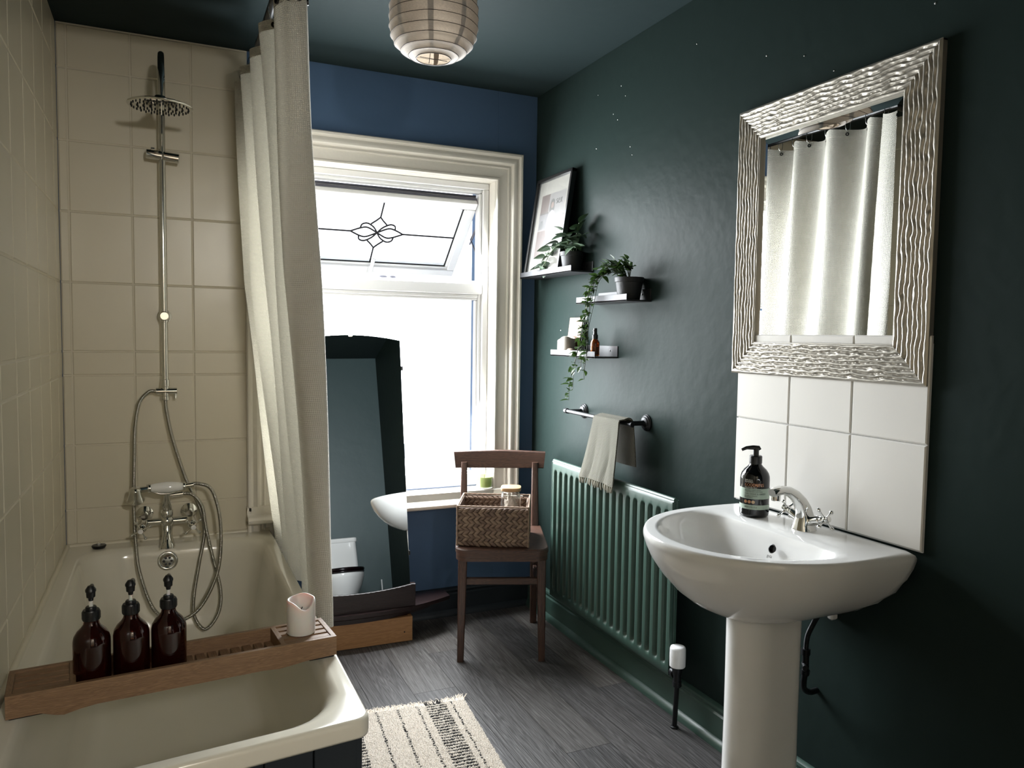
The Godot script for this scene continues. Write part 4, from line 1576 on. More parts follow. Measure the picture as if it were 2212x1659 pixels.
func basin_things() -> void:
	# monobloc tap: faceted swan body, cross handle at each side
	var p := Vector3(-0.098, 0.762, 1.725)
	var t := thing("basin_tap", "chrome basin tap with curved spout and two cross handles beside the soap bottle", "tap", p)
	var b := MB.new()
	var path := [Vector3(0, 0, 0), Vector3(0, 0.012, 0), Vector3(0.002, 0.03, 0), Vector3(-0.004, 0.05, 0), Vector3(-0.016, 0.07, 0), Vector3(-0.034, 0.087, 0), Vector3(-0.055, 0.098, 0), Vector3(-0.078, 0.102, 0), Vector3(-0.098, 0.099, 0), Vector3(-0.106, 0.097, 0)]
	var wid := [0.026, 0.0225, 0.0185, 0.016, 0.0145, 0.0135, 0.013, 0.013, 0.0128, 0.012]
	var thk := [0.026, 0.024, 0.021, 0.018, 0.015, 0.013, 0.0115, 0.0105, 0.0105, 0.0095]
	var rows := []
	for i in path.size():
		var tg: Vector3 = (path[mini(i + 1, path.size() - 1)] - path[maxi(i - 1, 0)]).normalized()
		var side := Vector3.BACK
		var nn := side.cross(tg).normalized()
		var row := PackedVector3Array()
		for k in 20:
			var a := TAU * k / 20.0
			# squarish section
			var ca := signf(cos(a)) * pow(absf(cos(a)), 0.62)
			var sa := signf(sin(a)) * pow(absf(sin(a)), 0.62)
			row.append(p + path[i] + nn * ca * thk[i] + side * sa * wid[i])
		rows.append(row)
	b.grid(rows, true)
	var end: PackedVector3Array = rows[-1]
	for k in range(1, 19):
		b.tri(end[0], end[k], end[k + 1])
	b.rod(p + Vector3(-0.093, 0.094, 0), p + Vector3(-0.093, 0.077, 0), 0.0105, 16, 0.002)
	part("tap_body", b, M.chrome, t)
	for s in [-1.0, 1.0]:
		b = MB.new()
		var a: Vector3 = p + Vector3(0.004, 0.022, s * 0.014)
		var d := Vector3(0.0, 0.32, s).normalized()
		b.rod(a, a + d * 0.034, 0.0118, 16, 0.002)
		b.rod(a + d * 0.03, a + d * 0.044, 0.009, 14, 0.002)
		part("valve_neck", b, M.chrome, t)
		b = MB.new()
		cross_handle(b, a + d * 0.05, d, 0.0262, 0.55 if s > 0 else 0.9)
		var h := part("cross_handle", b, M.chrome, t)
		b = MB.new()
		b.t = face(d, a + d * 0.0575)
		b.lathe([Vector2(0.0075, 0), Vector2(0.0075, 0.0035), Vector2(0.006, 0.0045), Vector2(0, 0.0046)], 16)
		part("index_cap", b, M.chrome, h)
	# hand wash
	p = Vector3(-0.112, 0.762, 1.566)
	t = thing("hand_wash_bottle", "near black pump bottle of hand wash with sage green label on the basin rim", "soap bottle", p)
	var dark := mat(Color(0.03, 0.027, 0.033), 0.06)
	b = MB.new()
	b.t.origin = p
	b.lathe([Vector2(0, 0), Vector2(0.031, 0), Vector2(0.0355, 0.003), Vector2(0.0372, 0.009), Vector2(0.0372, 0.098), Vector2(0.0365, 0.106), Vector2(0.034, 0.114), Vector2(0.028, 0.123), Vector2(0.0195, 0.131), Vector2(0.015, 0.137), Vector2(0.0145, 0.148), Vector2(0, 0.148)], 40, 60)
	part("bottle_body", b, dark, t)
	var to_cam := atan2(-1.52 - p.x, 3.11 - p.z)
	var sage := mat(Color(0.60, 0.66, 0.60), 0.5)
	for q in [[0.050, 0.077], [0.0225, 0.0345]]:
		b = MB.new()
		rows = []
		for y in [q[0], q[1]]:
			var row := PackedVector3Array()
			for k in 33:
				var a: float = to_cam - 1.45 + 2.9 * k / 32.0
				row.append(p + Vector3(sin(a) * 0.0375, y, cos(a) * 0.0375))
			rows.append(row)
		b.grid(rows)
		part("label_band", b, sage, t)
	var copper := mat(Color(0.82, 0.60, 0.46), 0.3, 0.7)
	var cream := mat(Color(0.80, 0.78, 0.74), 0.5)
	var ink := mat(Color(0.08, 0.09, 0.09), 0.6)
	var a0 := to_cam - 0.72
	text_round("BAYLIS &", 0.0373, a0, 0.0985, 0.0052, cream, t, "lettering")
	text_round("HARDING", 0.0373, a0, 0.0938, 0.0052, cream, t, "lettering")
	text_round("GOODNESS", 0.0373, a0, 0.0862, 0.0098, copper, t, "lettering")
	text_round("beautifully clean", 0.0373, a0, 0.0798, 0.0045, cream, t, "lettering")
	text_round("NATURAL HAND WASH", 0.0376, a0, 0.0732, 0.0042, ink, t, "lettering")
	text_round("LUXURY NATURAL HAND WASH", 0.0376, a0, 0.0692, 0.0034, ink, t, "lettering")
	text_round("OUD, CEDAR & AMBER", 0.0376, a0, 0.0632, 0.0056, ink, t, "lettering")
	text_round("NATURALLY DERIVED", 0.0376, a0, 0.0576, 0.0036, ink, t, "lettering")
	text_round("INGREDIENTS", 0.0376, a0, 0.0538, 0.0036, ink, t, "lettering")
	text_round("500 ml e 16.9 fl.oz", 0.0376, a0, 0.0285, 0.0042, ink, t, "lettering")
	for k in 3:
		var a := a0 + 0.1 + k * 0.27
		b = MB.new()
		b.t = Transform3D(face(Vector3(sin(a), 0, cos(a)), p + Vector3(sin(a) * 0.0369, 0.0422, cos(a) * 0.0369)))
		b.lathe([Vector2(0.0042, 0.0), Vector2(0.0042, 0.0008), Vector2(0.0032, 0.0009), Vector2(0.003, 0.0006), Vector2(0.0, 0.0007)] if k < 2 else [Vector2(0.0044, 0.0), Vector2(0.0044, 0.0008), Vector2(0, 0.0009)], 18)
		part("badge", b, copper if k < 2 else mat(Color(0.78, 0.66, 0.53), 0.4), t)
	b = MB.new()
	b.t.origin = p
	b.lathe([Vector2(0, 0.138), Vector2(0.0155, 0.138), Vector2(0.0162, 0.14), Vector2(0.0162, 0.157), Vector2(0.0145, 0.159), Vector2(0.0075, 0.159), Vector2(0.0075, 0.178), Vector2(0, 0.178)], 28)
	part("pump_collar", b, M.black, t)
	b = MB.new()
	var sd := Vector3(-0.8, 0, -0.6)
	b.tube([p + Vector3(0, 0.174, 0) - sd * 0.009, p + Vector3(0, 0.1785, 0) - sd * 0.006, p + Vector3(0, 0.1795, 0) + sd * 0.008, p + Vector3(0, 0.178, 0) + sd * 0.024, p + Vector3(0, 0.172, 0) + sd * 0.036], [0.005, 0.0066, 0.006, 0.0046, 0.0036], 12)
	part("pump_spout", b, M.black, t)

func wall_mirror() -> void:
	var t := thing("wall_mirror", "rectangular mirror in wide champagne silver frame of wavy ridges above the basin splashback", "mirror", Vector3(-0.005, 1.127, 1.66))
	var y0 := 1.127
	var y1 := 1.866
	var z0 := 1.348
	var z1 := 1.975
	var w := 0.09
	var silver := mat(Color(0.66, 0.64, 0.60), 0.38, 0.6)
	# each side is a strip of eight wavy ridges between outer and inner edge, mitred at both ends
	rng.seed = 21
	var nz := FastNoiseLite.new()
	nz.seed = 8
	nz.frequency = 9.0
	for s in 4:
		var b := MB.new()
		var rows := []
		var nu := 150
		var nv := 66
		for r in nv + 1:
			var f := float(r) / nv            # 0 outer, 1 inner
			var row := PackedVector3Array()
			for c in nu + 1:
				var u := float(c) / nu
				var d := f * w
				var p: Vector3
				var along: float
				if s == 0:      # top
					along = lerpf(z0 + d, z1 - d, u)
					p = Vector3(0, y1 - d, along)
				elif s == 1:    # bottom
					along = lerpf(z1 - d, z0 + d, u)
					p = Vector3(0, y0 + d, along)
				elif s == 2:    # window side
					along = lerpf(y0 + d, y1 - d, u)
					p = Vector3(0, along, z0 + d)
				else:
					along = lerpf(y1 - d, y0 + d, u)
					p = Vector3(0, along, z1 - d)
				var wv := nz.get_noise_2d(along * 1.5, f * 0.22 + s * 7.0) * 0.55 + nz.get_noise_2d(along * 3.0, f * 0.2 + s * 3.0 + 40.0) * 0.1
				var ph := f * 8.0 + wv * smoothstep(0.0, 0.1, f) * smoothstep(1.0, 0.9, f)
				var rid := absf(sin(ph * PI))
				var h := 0.0128 + 0.0056 * pow(rid, 0.8)
				if f < 0.012 or f > 0.985:
					h = 0.0145
				p.x = -h - 0.001
				row.append(p)
			rows.append(row)
		b.grid(rows, false, true)
		part("frame_side", b, silver, t)
	var b := MB.new()
	frame4_zy(b, z0, z1, y0, y1, 0.006, -0.0155, -0.0005)
	frame4_zy(b, z0 + w - 0.004, z1 - w + 0.004, y0 + w - 0.004, y1 - w + 0.004, 0.004, -0.0175, -0.004)
	part("frame_edge", b, silver, t)
	b = MB.new()
	b.box(Vector3(-0.003, (y0 + y1) * 0.5, (z0 + z1) * 0.5), Vector3(0.005, y1 - y0 - 0.006, z1 - z0 - 0.006), 0.0005)
	part("backing_board", b, M.black, t)
	# glass: flat field with a 20 mm bevel
	var gz0 := z0 + w
	var gz1 := z1 - w
	var gy0 := y0 + w
	var gy1 := y1 - w
	var e := 0.02
	var xo := -0.008
	var xi := -0.0095
	var o := [Vector3(xo, gy0, gz0), Vector3(xo, gy0, gz1), Vector3(xo, gy1, gz1), Vector3(xo, gy1, gz0)]
	var q := [Vector3(xi, gy0 + e, gz0 + e), Vector3(xi, gy0 + e, gz1 - e), Vector3(xi, gy1 - e, gz1 - e), Vector3(xi, gy1 - e, gz0 + e)]
	b = MB.new()
	b.quad(q[0], q[1], q[2], q[3])
	for i in 4:
		var j := (i + 1) % 4
		b.quad(o[i], o[j], q[j], q[i])
	part("mirror_glass", b, M.mirror, t)

func frame4_zy(b: MB, z0: float, z1: float, y0: float, y1: float, w: float, x0: float, x1: float) -> void:
	var xc := (x0 + x1) * 0.5
	var xs := x1 - x0
	b.box(Vector3(xc, y1 - w * 0.5, (z0 + z1) * 0.5), Vector3(xs, w, z1 - z0), 0.0012)
	b.box(Vector3(xc, y0 + w * 0.5, (z0 + z1) * 0.5), Vector3(xs, w, z1 - z0), 0.0012)
	b.box(Vector3(xc, (y0 + y1) * 0.5, z0 + w * 0.5), Vector3(xs, y1 - y0, w), 0.0012)
	b.box(Vector3(xc, (y0 + y1) * 0.5, z1 - w * 0.5), Vector3(xs, y1 - y0, w), 0.0012)

func radiator() -> void:
	var t := thing("radiator", "dark green ribbed panel radiator on the right wall behind the wooden chair", "radiator", Vector3(-0.06, 0.155, 0.78))
	var z0 := 0.37
	var z1 := 1.185
	var y0 := 0.158
	var y1 := 0.722
	var xf := -0.088
	var nfl := 18
	var pitch := (z1 - z0 - 0.02) / nfl
	var zs := [z0]
	for k in nfl:
		var zc := z0 + 0.01 + (k + 0.5) * pitch
		for q in [-0.40, -0.30, -0.25, -0.2, -0.1, 0.0, 0.1, 0.2, 0.25, 0.30, 0.40]:
			zs.append(zc + q * pitch)
	zs.append(z1)
	var ys := [y0 - 0.0, y0 + 0.012, y0 + 0.03, y0 + 0.036, y0 + 0.042, y0 + 0.05, y0 + 0.065, lerpf(y0, y1, 0.3), lerpf(y0, y1, 0.6), y1 - 0.066, y1 - 0.052, y1 - 0.044, y1 - 0.038, y1 - 0.033, y1 - 0.015, y1 - 0.004, y1]
	var rows := []
	for y in ys:
		var row := PackedVector3Array()
		for z in zs:
			var u := fposmod((z - z0 - 0.01) / pitch, 1.0) - 0.5
			var x := xf
			if z > z0 + 0.001 and z < z1 - 0.001:
				# recessed channel with round ends
				var wz: float = smoothstep(0.3, 0.17, absf(u))
				var top: float = smoothstep(y1 - 0.033, y1 - 0.048, y + absf(u) * 0.02)
				var low: float = smoothstep(y0 + 0.03, y0 + 0.046, y - absf(u) * 0.02)
				x += 0.014 * wz * top * low
			if y > y1 - 0.001 or y < y0 + 0.001:
				x += 0.008
			elif y > y1 - 0.005:
				x += 0.002
			row.append(Vector3(x, y, z))
		rows.append(row)
	var b := MB.new()
	b.grid(rows)
	part("panel_front", b, M.rad, t)
	b = MB.new()
	b.box(Vector3(-0.068, (y0 + y1) * 0.5, (z0 + z1) * 0.5), Vector3(0.014, y1 - y0 - 0.004, z1 - z0), 0.003)
	b.box(Vector3(-0.083, (y0 + y1) * 0.5, z0 + 0.0025), Vector3(0.014, y1 - y0 - 0.012, 0.005), 0.002)
	b.box(Vector3(-0.083, (y0 + y1) * 0.5, z1 - 0.0025), Vector3(0.014, y1 - y0 - 0.012, 0.005), 0.002)
	part("panel_back", b, M.rad, t)
	b = MB.new()
	b.rod(Vector3(-0.0775, y1 - 0.002, z0 + 0.002), Vector3(-0.0775, y1 - 0.002, z1 - 0.002), 0.008, 12)
	part("top_rail", b, M.rad, t)
	b = MB.new()
	for z in [z0 + 0.12, z1 - 0.12]:
		for y in [y1 - 0.08, y0 + 0.08]:
			b = MB.new()
			b.box(Vector3(-0.031, y, z), Vector3(0.06, 0.06, 0.03), 0.002)
			part("wall_bracket", b, M.rad, t)
	# thermostatic valve and its pipe into the floor
	t = thing("radiator_valve", "white capped radiator valve on a dark pipe at the near end of the green radiator", "valve", Vector3(-0.075, 0, 1.215))
	b = MB.new()
	b.t.origin = Vector3(-0.078, 0, 1.216)
	b.lathe([Vector2(0, 0.205), Vector2(0.0225, 0.205), Vector2(0.0245, 0.208), Vector2(0.025, 0.238), Vector2(0.0245, 0.2385), Vector2(0.0245, 0.2395), Vector2(0.025, 0.24), Vector2(0.0245, 0.262), Vector2(0.0225, 0.268), Vector2(0.017, 0.2705), Vector2(0, 0.271)], 28, 60)
	part("valve_cap", b, M.upvc, t)
	b = MB.new()
	b.rod(Vector3(-0.078, 0.185, 1.216), Vector3(-0.078, 0.206, 1.216), 0.016, 16, 0.002)
	b.rod(Vector3(-0.078, 0.15, 1.216), Vector3(-0.078, 0.19, 1.216), 0.012, 14, 0.002)
	b.rod(Vector3(-0.078, 0.178, 1.216), Vector3(-0.078, 0.178, 1.178), 0.0105, 14)
	b.rod(Vector3(-0.078, 0.178, 1.203), Vector3(-0.078, 0.178, 1.19), 0.0155, 6)
	b.rod(Vector3(-0.078, 0.158, 1.216), Vector3(-0.078, 0.142, 1.216), 0.0145, 6)
	part("valve_body", b, M.iron, t)
	b = MB.new()
	b.rod(Vector3(-0.078, 0.15, 1.216), Vector3(-0.071, 0.002, 1.2), 0.0078, 14)
	part("pipe", b, M.iron, t)
	b = MB.new()
	b.t.origin = Vector3(-0.071, 0.0, 1.2)
	b.lathe([Vector2(0, 0.0), Vector2(0.013, 0.0), Vector2(0.0125, 0.005), Vector2(0.0085, 0.007), Vector2(0, 0.007)], 18)
	part("floor_collar", b, M.iron, t)

func ledge(y: float, z0: float, z1: float, label: String) -> void:
	var t := thing("picture_ledge", label, "shelf", Vector3(-0.05, y, (z0 + z1) * 0.5), "dark picture ledges on the right wall")
	var zc := (z0 + z1) * 0.5
	var L := z1 - z0
	var b := MB.new()
	b.box(Vector3(-0.05, y + 0.003, zc), Vector3(0.1, 0.006, L), 0.001)
	part("ledge_floor", b, M.shelf, t)
	b = MB.new()
	b.box(Vector3(-0.0985, y + 0.0125, zc), Vector3(0.003, 0.025, L), 0.001)
	part("front_lip", b, M.shelf, t)
	b = MB.new()
	b.box(Vector3(-0.002, y + 0.0225, zc), Vector3(0.003, 0.045, L), 0.001)
	var back := part("back_plate", b, M.shelf, t)
	for z in [z0 + 0.05, z1 - 0.05]:
		b = MB.new()
		b.ball(Vector3(-0.0035, y + 0.028, z), Vector3(0.0015, 0.0045, 0.0045), 12, 8)
		part("screw", b, M.black, back)

func leaf_mesh(L: float, W: float, fold: float, droop: float, point := 1.0) -> ArrayMesh:
	var b := MB.new()
	var rows := []
	var n := 9
	for i in n:
		var s := float(i) / (n - 1)
		var w := W * pow(sin(PI * pow(s, 0.75)), 0.8) * (1.0 - 0.25 * s * point)
		if i == 0 or i == n - 1:
			w = 0.0008
		var row := PackedVector3Array()
		for k in 5:
			var q := (k - 2) * 0.5
			row.append(Vector3(q * w, -droop * s * s + fold * absf(q) * w, s * L))
		rows.append(row)
	b.grid(rows, false, true)
	return b.shifted(Vector3())

func shelves() -> void:
	ledge(1.473, 0.062, 0.52, "topmost dark picture ledge, holding the framed print and a potted plant")
	ledge(1.347, 0.565, 0.912, "middle dark picture ledge, holding the pot of the trailing plant")
	ledge(1.147, 0.362, 0.71, "lowest dark picture ledge, above the towel rail, with candle and amber spray bottle")
	# framed print leaning on the top ledge
	var t := thing("framed_print", "black framed print with cream mount leaning on the topmost ledge", "picture", Vector3(-0.06, 1.479, 0.235))
	var W := 0.315
	var H := 0.418
	var lean := atan2(0.062, 0.41)
	var f := Transform3D(Basis(Vector3.UP, -PI / 2) * Basis(Vector3.RIGHT, -lean), Vector3(-0.081, 1.4795, 0.243))   # local x along +z, y up, z towards the room
	var b := MB.new()
	for q in [[0.0, H - 0.007, W, 0.014], [0.0, 0.007, W, 0.014]]:
		b.t = f
		b.box(Vector3(q[0], q[1], 0.006), Vector3(q[2], q[3], 0.022), 0.0015)
	for s in [-1.0, 1.0]:
		b.box(Vector3(s * (W / 2 - 0.007), H / 2, 0.006), Vector3(0.014, H, 0.022), 0.0015)
	part("frame", b, M.black, t)
	b = MB.new()
	b.t = f
	b.box(Vector3(0, H / 2, 0.0), Vector3(W - 0.02, H - 0.02, 0.006), 0.0005)
	part("mount", b, mat(Color(0.44, 0.43, 0.40), 0.7), t)
	var im := Image.create(192, 264, false, Image.FORMAT_RGB8)
	im.fill(Color(0.70, 0.68, 0.67))
	im.fill_rect(Rect2i(0, 0, 66, 76), Color(0.42, 0.25, 0.18))
	im.fill_rect(Rect2i(30, 4, 3, 70), Color(0.30, 0.17, 0.12))
	im.fill_rect(Rect2i(0, 76, 70, 6), Color(0.25, 0.17, 0.14))
	im.fill_rect(Rect2i(0, 82, 70, 64), Color(0.60, 0.59, 0.60))
	im.fill_rect(Rect2i(0, 146, 76, 5), Color(0.80, 0.77, 0.73))
	im.fill_rect(Rect2i(0, 151, 76, 113), Color(0.45, 0.24, 0.17))
	for y in [178, 208, 236]:
		im.fill_rect(Rect2i(0, y, 76, 3), Color(0.30, 0.15, 0.11))
	im.fill_rect(Rect2i(36, 151, 3, 113), Color(0.30, 0.15, 0.11))
	im.fill_rect(Rect2i(120, 150, 72, 60), Color(0.66, 0.42, 0.36))
	rng.seed = 3
	for k in 26:
		im.fill_rect(Rect2i(118 + rng.randi() % 66, 152 + rng.randi() % 54, 6 + rng.randi() % 10, 3 + rng.randi() % 6), Color.from_hsv(rng.randf(), 0.35, 0.45 + rng.randf() * 0.4))
	for q in [[94, 46, 18, 22, Color(0.15, 0.10, 0.09)], [94, 62, 20, 22, Color(0.15, 0.10, 0.09)], [95, 50, 10, 13, Color(0.72, 0.56, 0.47)], [96, 130, 34, 60, Color(0.84, 0.82, 0.83)], [96, 100, 30, 26, Color(0.84, 0.82, 0.83)], [88, 215, 8, 50, Color(0.62, 0.47, 0.41)], [106, 215, 8, 50, Color(0.62, 0.47, 0.41)], [24, 128, 20, 14, Color(0.42, 0.42, 0.43)], [24, 112, 12, 5, Color(0.30, 0.30, 0.31)]]:
		for y in range(maxi(0, q[1] - q[3]), mini(264, q[1] + q[3])):
			for x in range(maxi(0, q[0] - q[2]), mini(192, q[0] + q[2])):
				if pow(float(x - q[0]) / q[2], 2.0) + pow(float(y - q[1]) / q[3], 2.0) < 1.0:
					im.set_pixel(x, y, q[4])
	var pm := mat(Color(0.5, 0.5, 0.5), 0.5)
	pm.albedo_texture = ImageTexture.create_from_image(im)
	b = MB.new()
	b.t = f
	var pw := 0.108
	var i0 := b._p(Vector3(-pw, 0.075, 0.0035), Vector3.BACK, Vector2(0, 1))
	b._p(Vector3(pw, 0.075, 0.0035), Vector3.BACK, Vector2(1, 1))
	b._p(Vector3(pw, 0.345, 0.0035), Vector3.BACK, Vector2(1, 0))
	b._p(Vector3(-pw, 0.345, 0.0035), Vector3.BACK, Vector2(0, 0))
	b._t(i0, i0 + 1, i0 + 2)
	b._t(i0, i0 + 2, i0 + 3)
	var pr := part("print", b, pm, t)
	text_flat("sex", f * Transform3D(Basis(), Vector3(0.056, 0.307, 0.0037)), 0.038, M.black, pr, "lettering")
	text_flat("___ __ ______", f * Transform3D(Basis(), Vector3(0.058, 0.283, 0.0037)), 0.008, M.darkgap, pr, "lettering") if false else null
	b = MB.new()
	b.t = f
	b.quad(Vector3(-W / 2 + 0.013, 0.013, 0.008), Vector3(W / 2 - 0.013, 0.013, 0.008), Vector3(W / 2 - 0.013, H - 0.013, 0.008), Vector3(-W / 2 + 0.013, H - 0.013, 0.008))
	part("glazing", b, M.clear, t)
	# pots
	plant_one()
	plant_two()
	# lowest ledge: card, carved candle, pebble, spray bottle
	t = thing("art_card", "small peach art card with green drawing standing on the lowest ledge", "card", Vector3(-0.02, 1.153, 0.415))
	var ci := Image.create(96, 136, false, Image.FORMAT_RGB8)
	ci.fill(Color(0.80, 0.64, 0.54))
	for k in 60:
		var a := PI + PI * k / 59.0
		ci.fill_rect(Rect2i(int(52 + cos(a) * 26), int(58 + sin(a) * 26), 3, 3), Color(0.25, 0.33, 0.27))
	for y in range(70, 118):
		for x in range(12, 42):
			if pow((x - 27) / 13.0, 2.0) + pow((y - 94) / 23.0, 2.0) < 1.0:
				ci.set_pixel(x, y, Color(0.22, 0.45, 0.34) if (x + y) % 5 else Color(0.42, 0.58, 0.46))
	for y in range(74, 116):
		for x in range(56, 92):
			if pow((x - 74) / 14.0, 2.0) + pow((y - 96) / 20.0, 2.0) < 1.0 and (x * 3 + y * 2) % 7 < 3:
				ci.set_pixel(x, y, Color(0.55, 0.47, 0.42))
	var cm := mat(Color(0.66, 0.66, 0.66), 0.6)
	cm.albedo_texture = ImageTexture.create_from_image(ci)
	b = MB.new()
	b.t = Transform3D(Basis(Vector3.UP, -PI / 2) * Basis(Vector3.RIGHT, -0.12), Vector3(-0.03, 1.1535, 0.415))
	var cw := 0.052
	var chh := 0.148
	i0 = b._p(Vector3(-cw, 0, 0.0012), Vector3.BACK, Vector2(0, 1))
	b._p(Vector3(cw, 0, 0.0012), Vector3.BACK, Vector2(1, 1))
	b._p(Vector3(cw, chh, 0.0012), Vector3.BACK, Vector2(1, 0))
	b._p(Vector3(-cw, chh, 0.0012), Vector3.BACK, Vector2(0, 0))
	b._t(i0, i0 + 1, i0 + 2)
	b._t(i0, i0 + 2, i0 + 3)
	var face_ := part("card_face", b, cm, t)
	b = MB.new()
	b.t = Transform3D(Basis(Vector3.UP, -PI / 2) * Basis(Vector3.RIGHT, -0.12), Vector3(-0.03, 1.1535, 0.415))
	b.box(Vector3(0, chh / 2, 0), Vector3(cw * 2, chh, 0.002), 0.0003)
	part("card_board", b, mat(Color(0.80, 0.70, 0.62), 0.7), t)
	# cream candle with uneven, burnt-in top
	var cp := Vector3(-0.062, 1.153, 0.425)
	t = thing("cream_candle", "squat cream candle with sunken uneven top on the lowest ledge", "candle", cp)
	b = MB.new()
	var rows := []
	var prof := [Vector2(0, 0), Vector2(0.028, 0), Vector2(0.0305, 0.003), Vector2(0.0305, 0.03), Vector2(0.0305, 0.066), Vector2(0.029, 0.07), Vector2(0.026, 0.068), Vector2(0.016, 0.05), Vector2(0, 0.046)]
	for k in prof.size():
		var row := PackedVector3Array()
		for s in 32:
			var a := TAU * s / 32.0
			var y: float = prof[k].y
			var g := smoothstep(0.03, 0.066, y)
			y += g * (0.006 * sin(a * 2.0 + 0.7) - 0.012 * pow(maxf(0.0, cos(a - 2.9)), 3.0))
			var sq := 1.0 + 0.10 * pow(absf(sin(2.0 * a)), 2.0)
			row.append(cp + Vector3(prof[k].x * cos(a) * sq, y, -prof[k].x * sin(a) * sq * 1.35))
		rows.append(row)
	b.grid(rows, true)
	part("wax", b, mat(Color(0.62, 0.595, 0.56), 0.5), t)
	b = MB.new()
	b.ball(Vector3(-0.078, 1.1665, 0.487), Vector3(0.014, 0.0135, 0.024), 16, 10)
	alone("pebble", b, mat(Color(0.48, 0.42, 0.36), 0.6), "small smooth tan pebble beside the cream candle on the lowest ledge", "stone", Vector3(-0.078, 1.153, 0.487))
	var sp := Vector3(-0.052, 1.153, 0.63)
	t = thing("spray_bottle", "small amber spray bottle with black pump on the lowest ledge", "spray bottle", sp)
	b = MB.new()
	b.t.origin = sp
	var am := glassy(Color(0.62, 0.33, 0.10), 0.1)
	am.albedo_color = Color(0.66, 0.38, 0.14, 0.15)
	b.lathe([Vector2(0, 0), Vector2(0.0145, 0), Vector2(0.017, 0.003), Vector2(0.0172, 0.045), Vector2(0.0165, 0.053), Vector2(0.012, 0.06), Vector2(0.0085, 0.064), Vector2(0.0085, 0.07), Vector2(0.007, 0.07), Vector2(0.007, 0.063), Vector2(0.0145, 0.053), Vector2(0.0155, 0.006), Vector2(0, 0.004)], 28, 60)
	part("bottle_body", b, am, t)
	b = MB.new()
	b.t.origin = sp
	b.lathe([Vector2(0, 0.0045), Vector2(0.0148, 0.0065), Vector2(0.0148, 0.034), Vector2(0, 0.034)], 20)
	part("liquid", b, mat(Color(0.25, 0.12, 0.05), 0.3), t)
	b = MB.new()
	b.t.origin = sp
	b.lathe([Vector2(0, 0.064), Vector2(0.0105, 0.064), Vector2(0.0108, 0.078), Vector2(0.0085, 0.08), Vector2(0.0085, 0.083), Vector2(0.0072, 0.085), Vector2(0.0072, 0.102), Vector2(0.006, 0.104), Vector2(0, 0.104)], 24)
	b.t = Transform3D()
	b.rod(sp + Vector3(0, 0.095, 0), sp + Vector3(-0.009, 0.095, 0), 0.002, 8)
	part("spray_head", b, M.black, t)

func pot(p: Vector3, r0: float, r1: float, h: float, t: Node) -> void:
	var b := MB.new()
	b.t.origin = p
	b.lathe([Vector2(0, 0), Vector2(r0 - 0.002, 0), Vector2(r0, 0.002), Vector2(lerpf(r0, r1, 0.78), h * 0.78), Vector2(lerpf(r0, r1, 0.78) + 0.003, h * 0.8), Vector2(r1 + 0.002, h - 0.001), Vector2(r1 + 0.001, h), Vector2(r1 - 0.002, h), Vector2(r1 - 0.004, h - 0.012), Vector2(0, h - 0.012)], 36, 35)
	part("pot", b, M.pot, t)

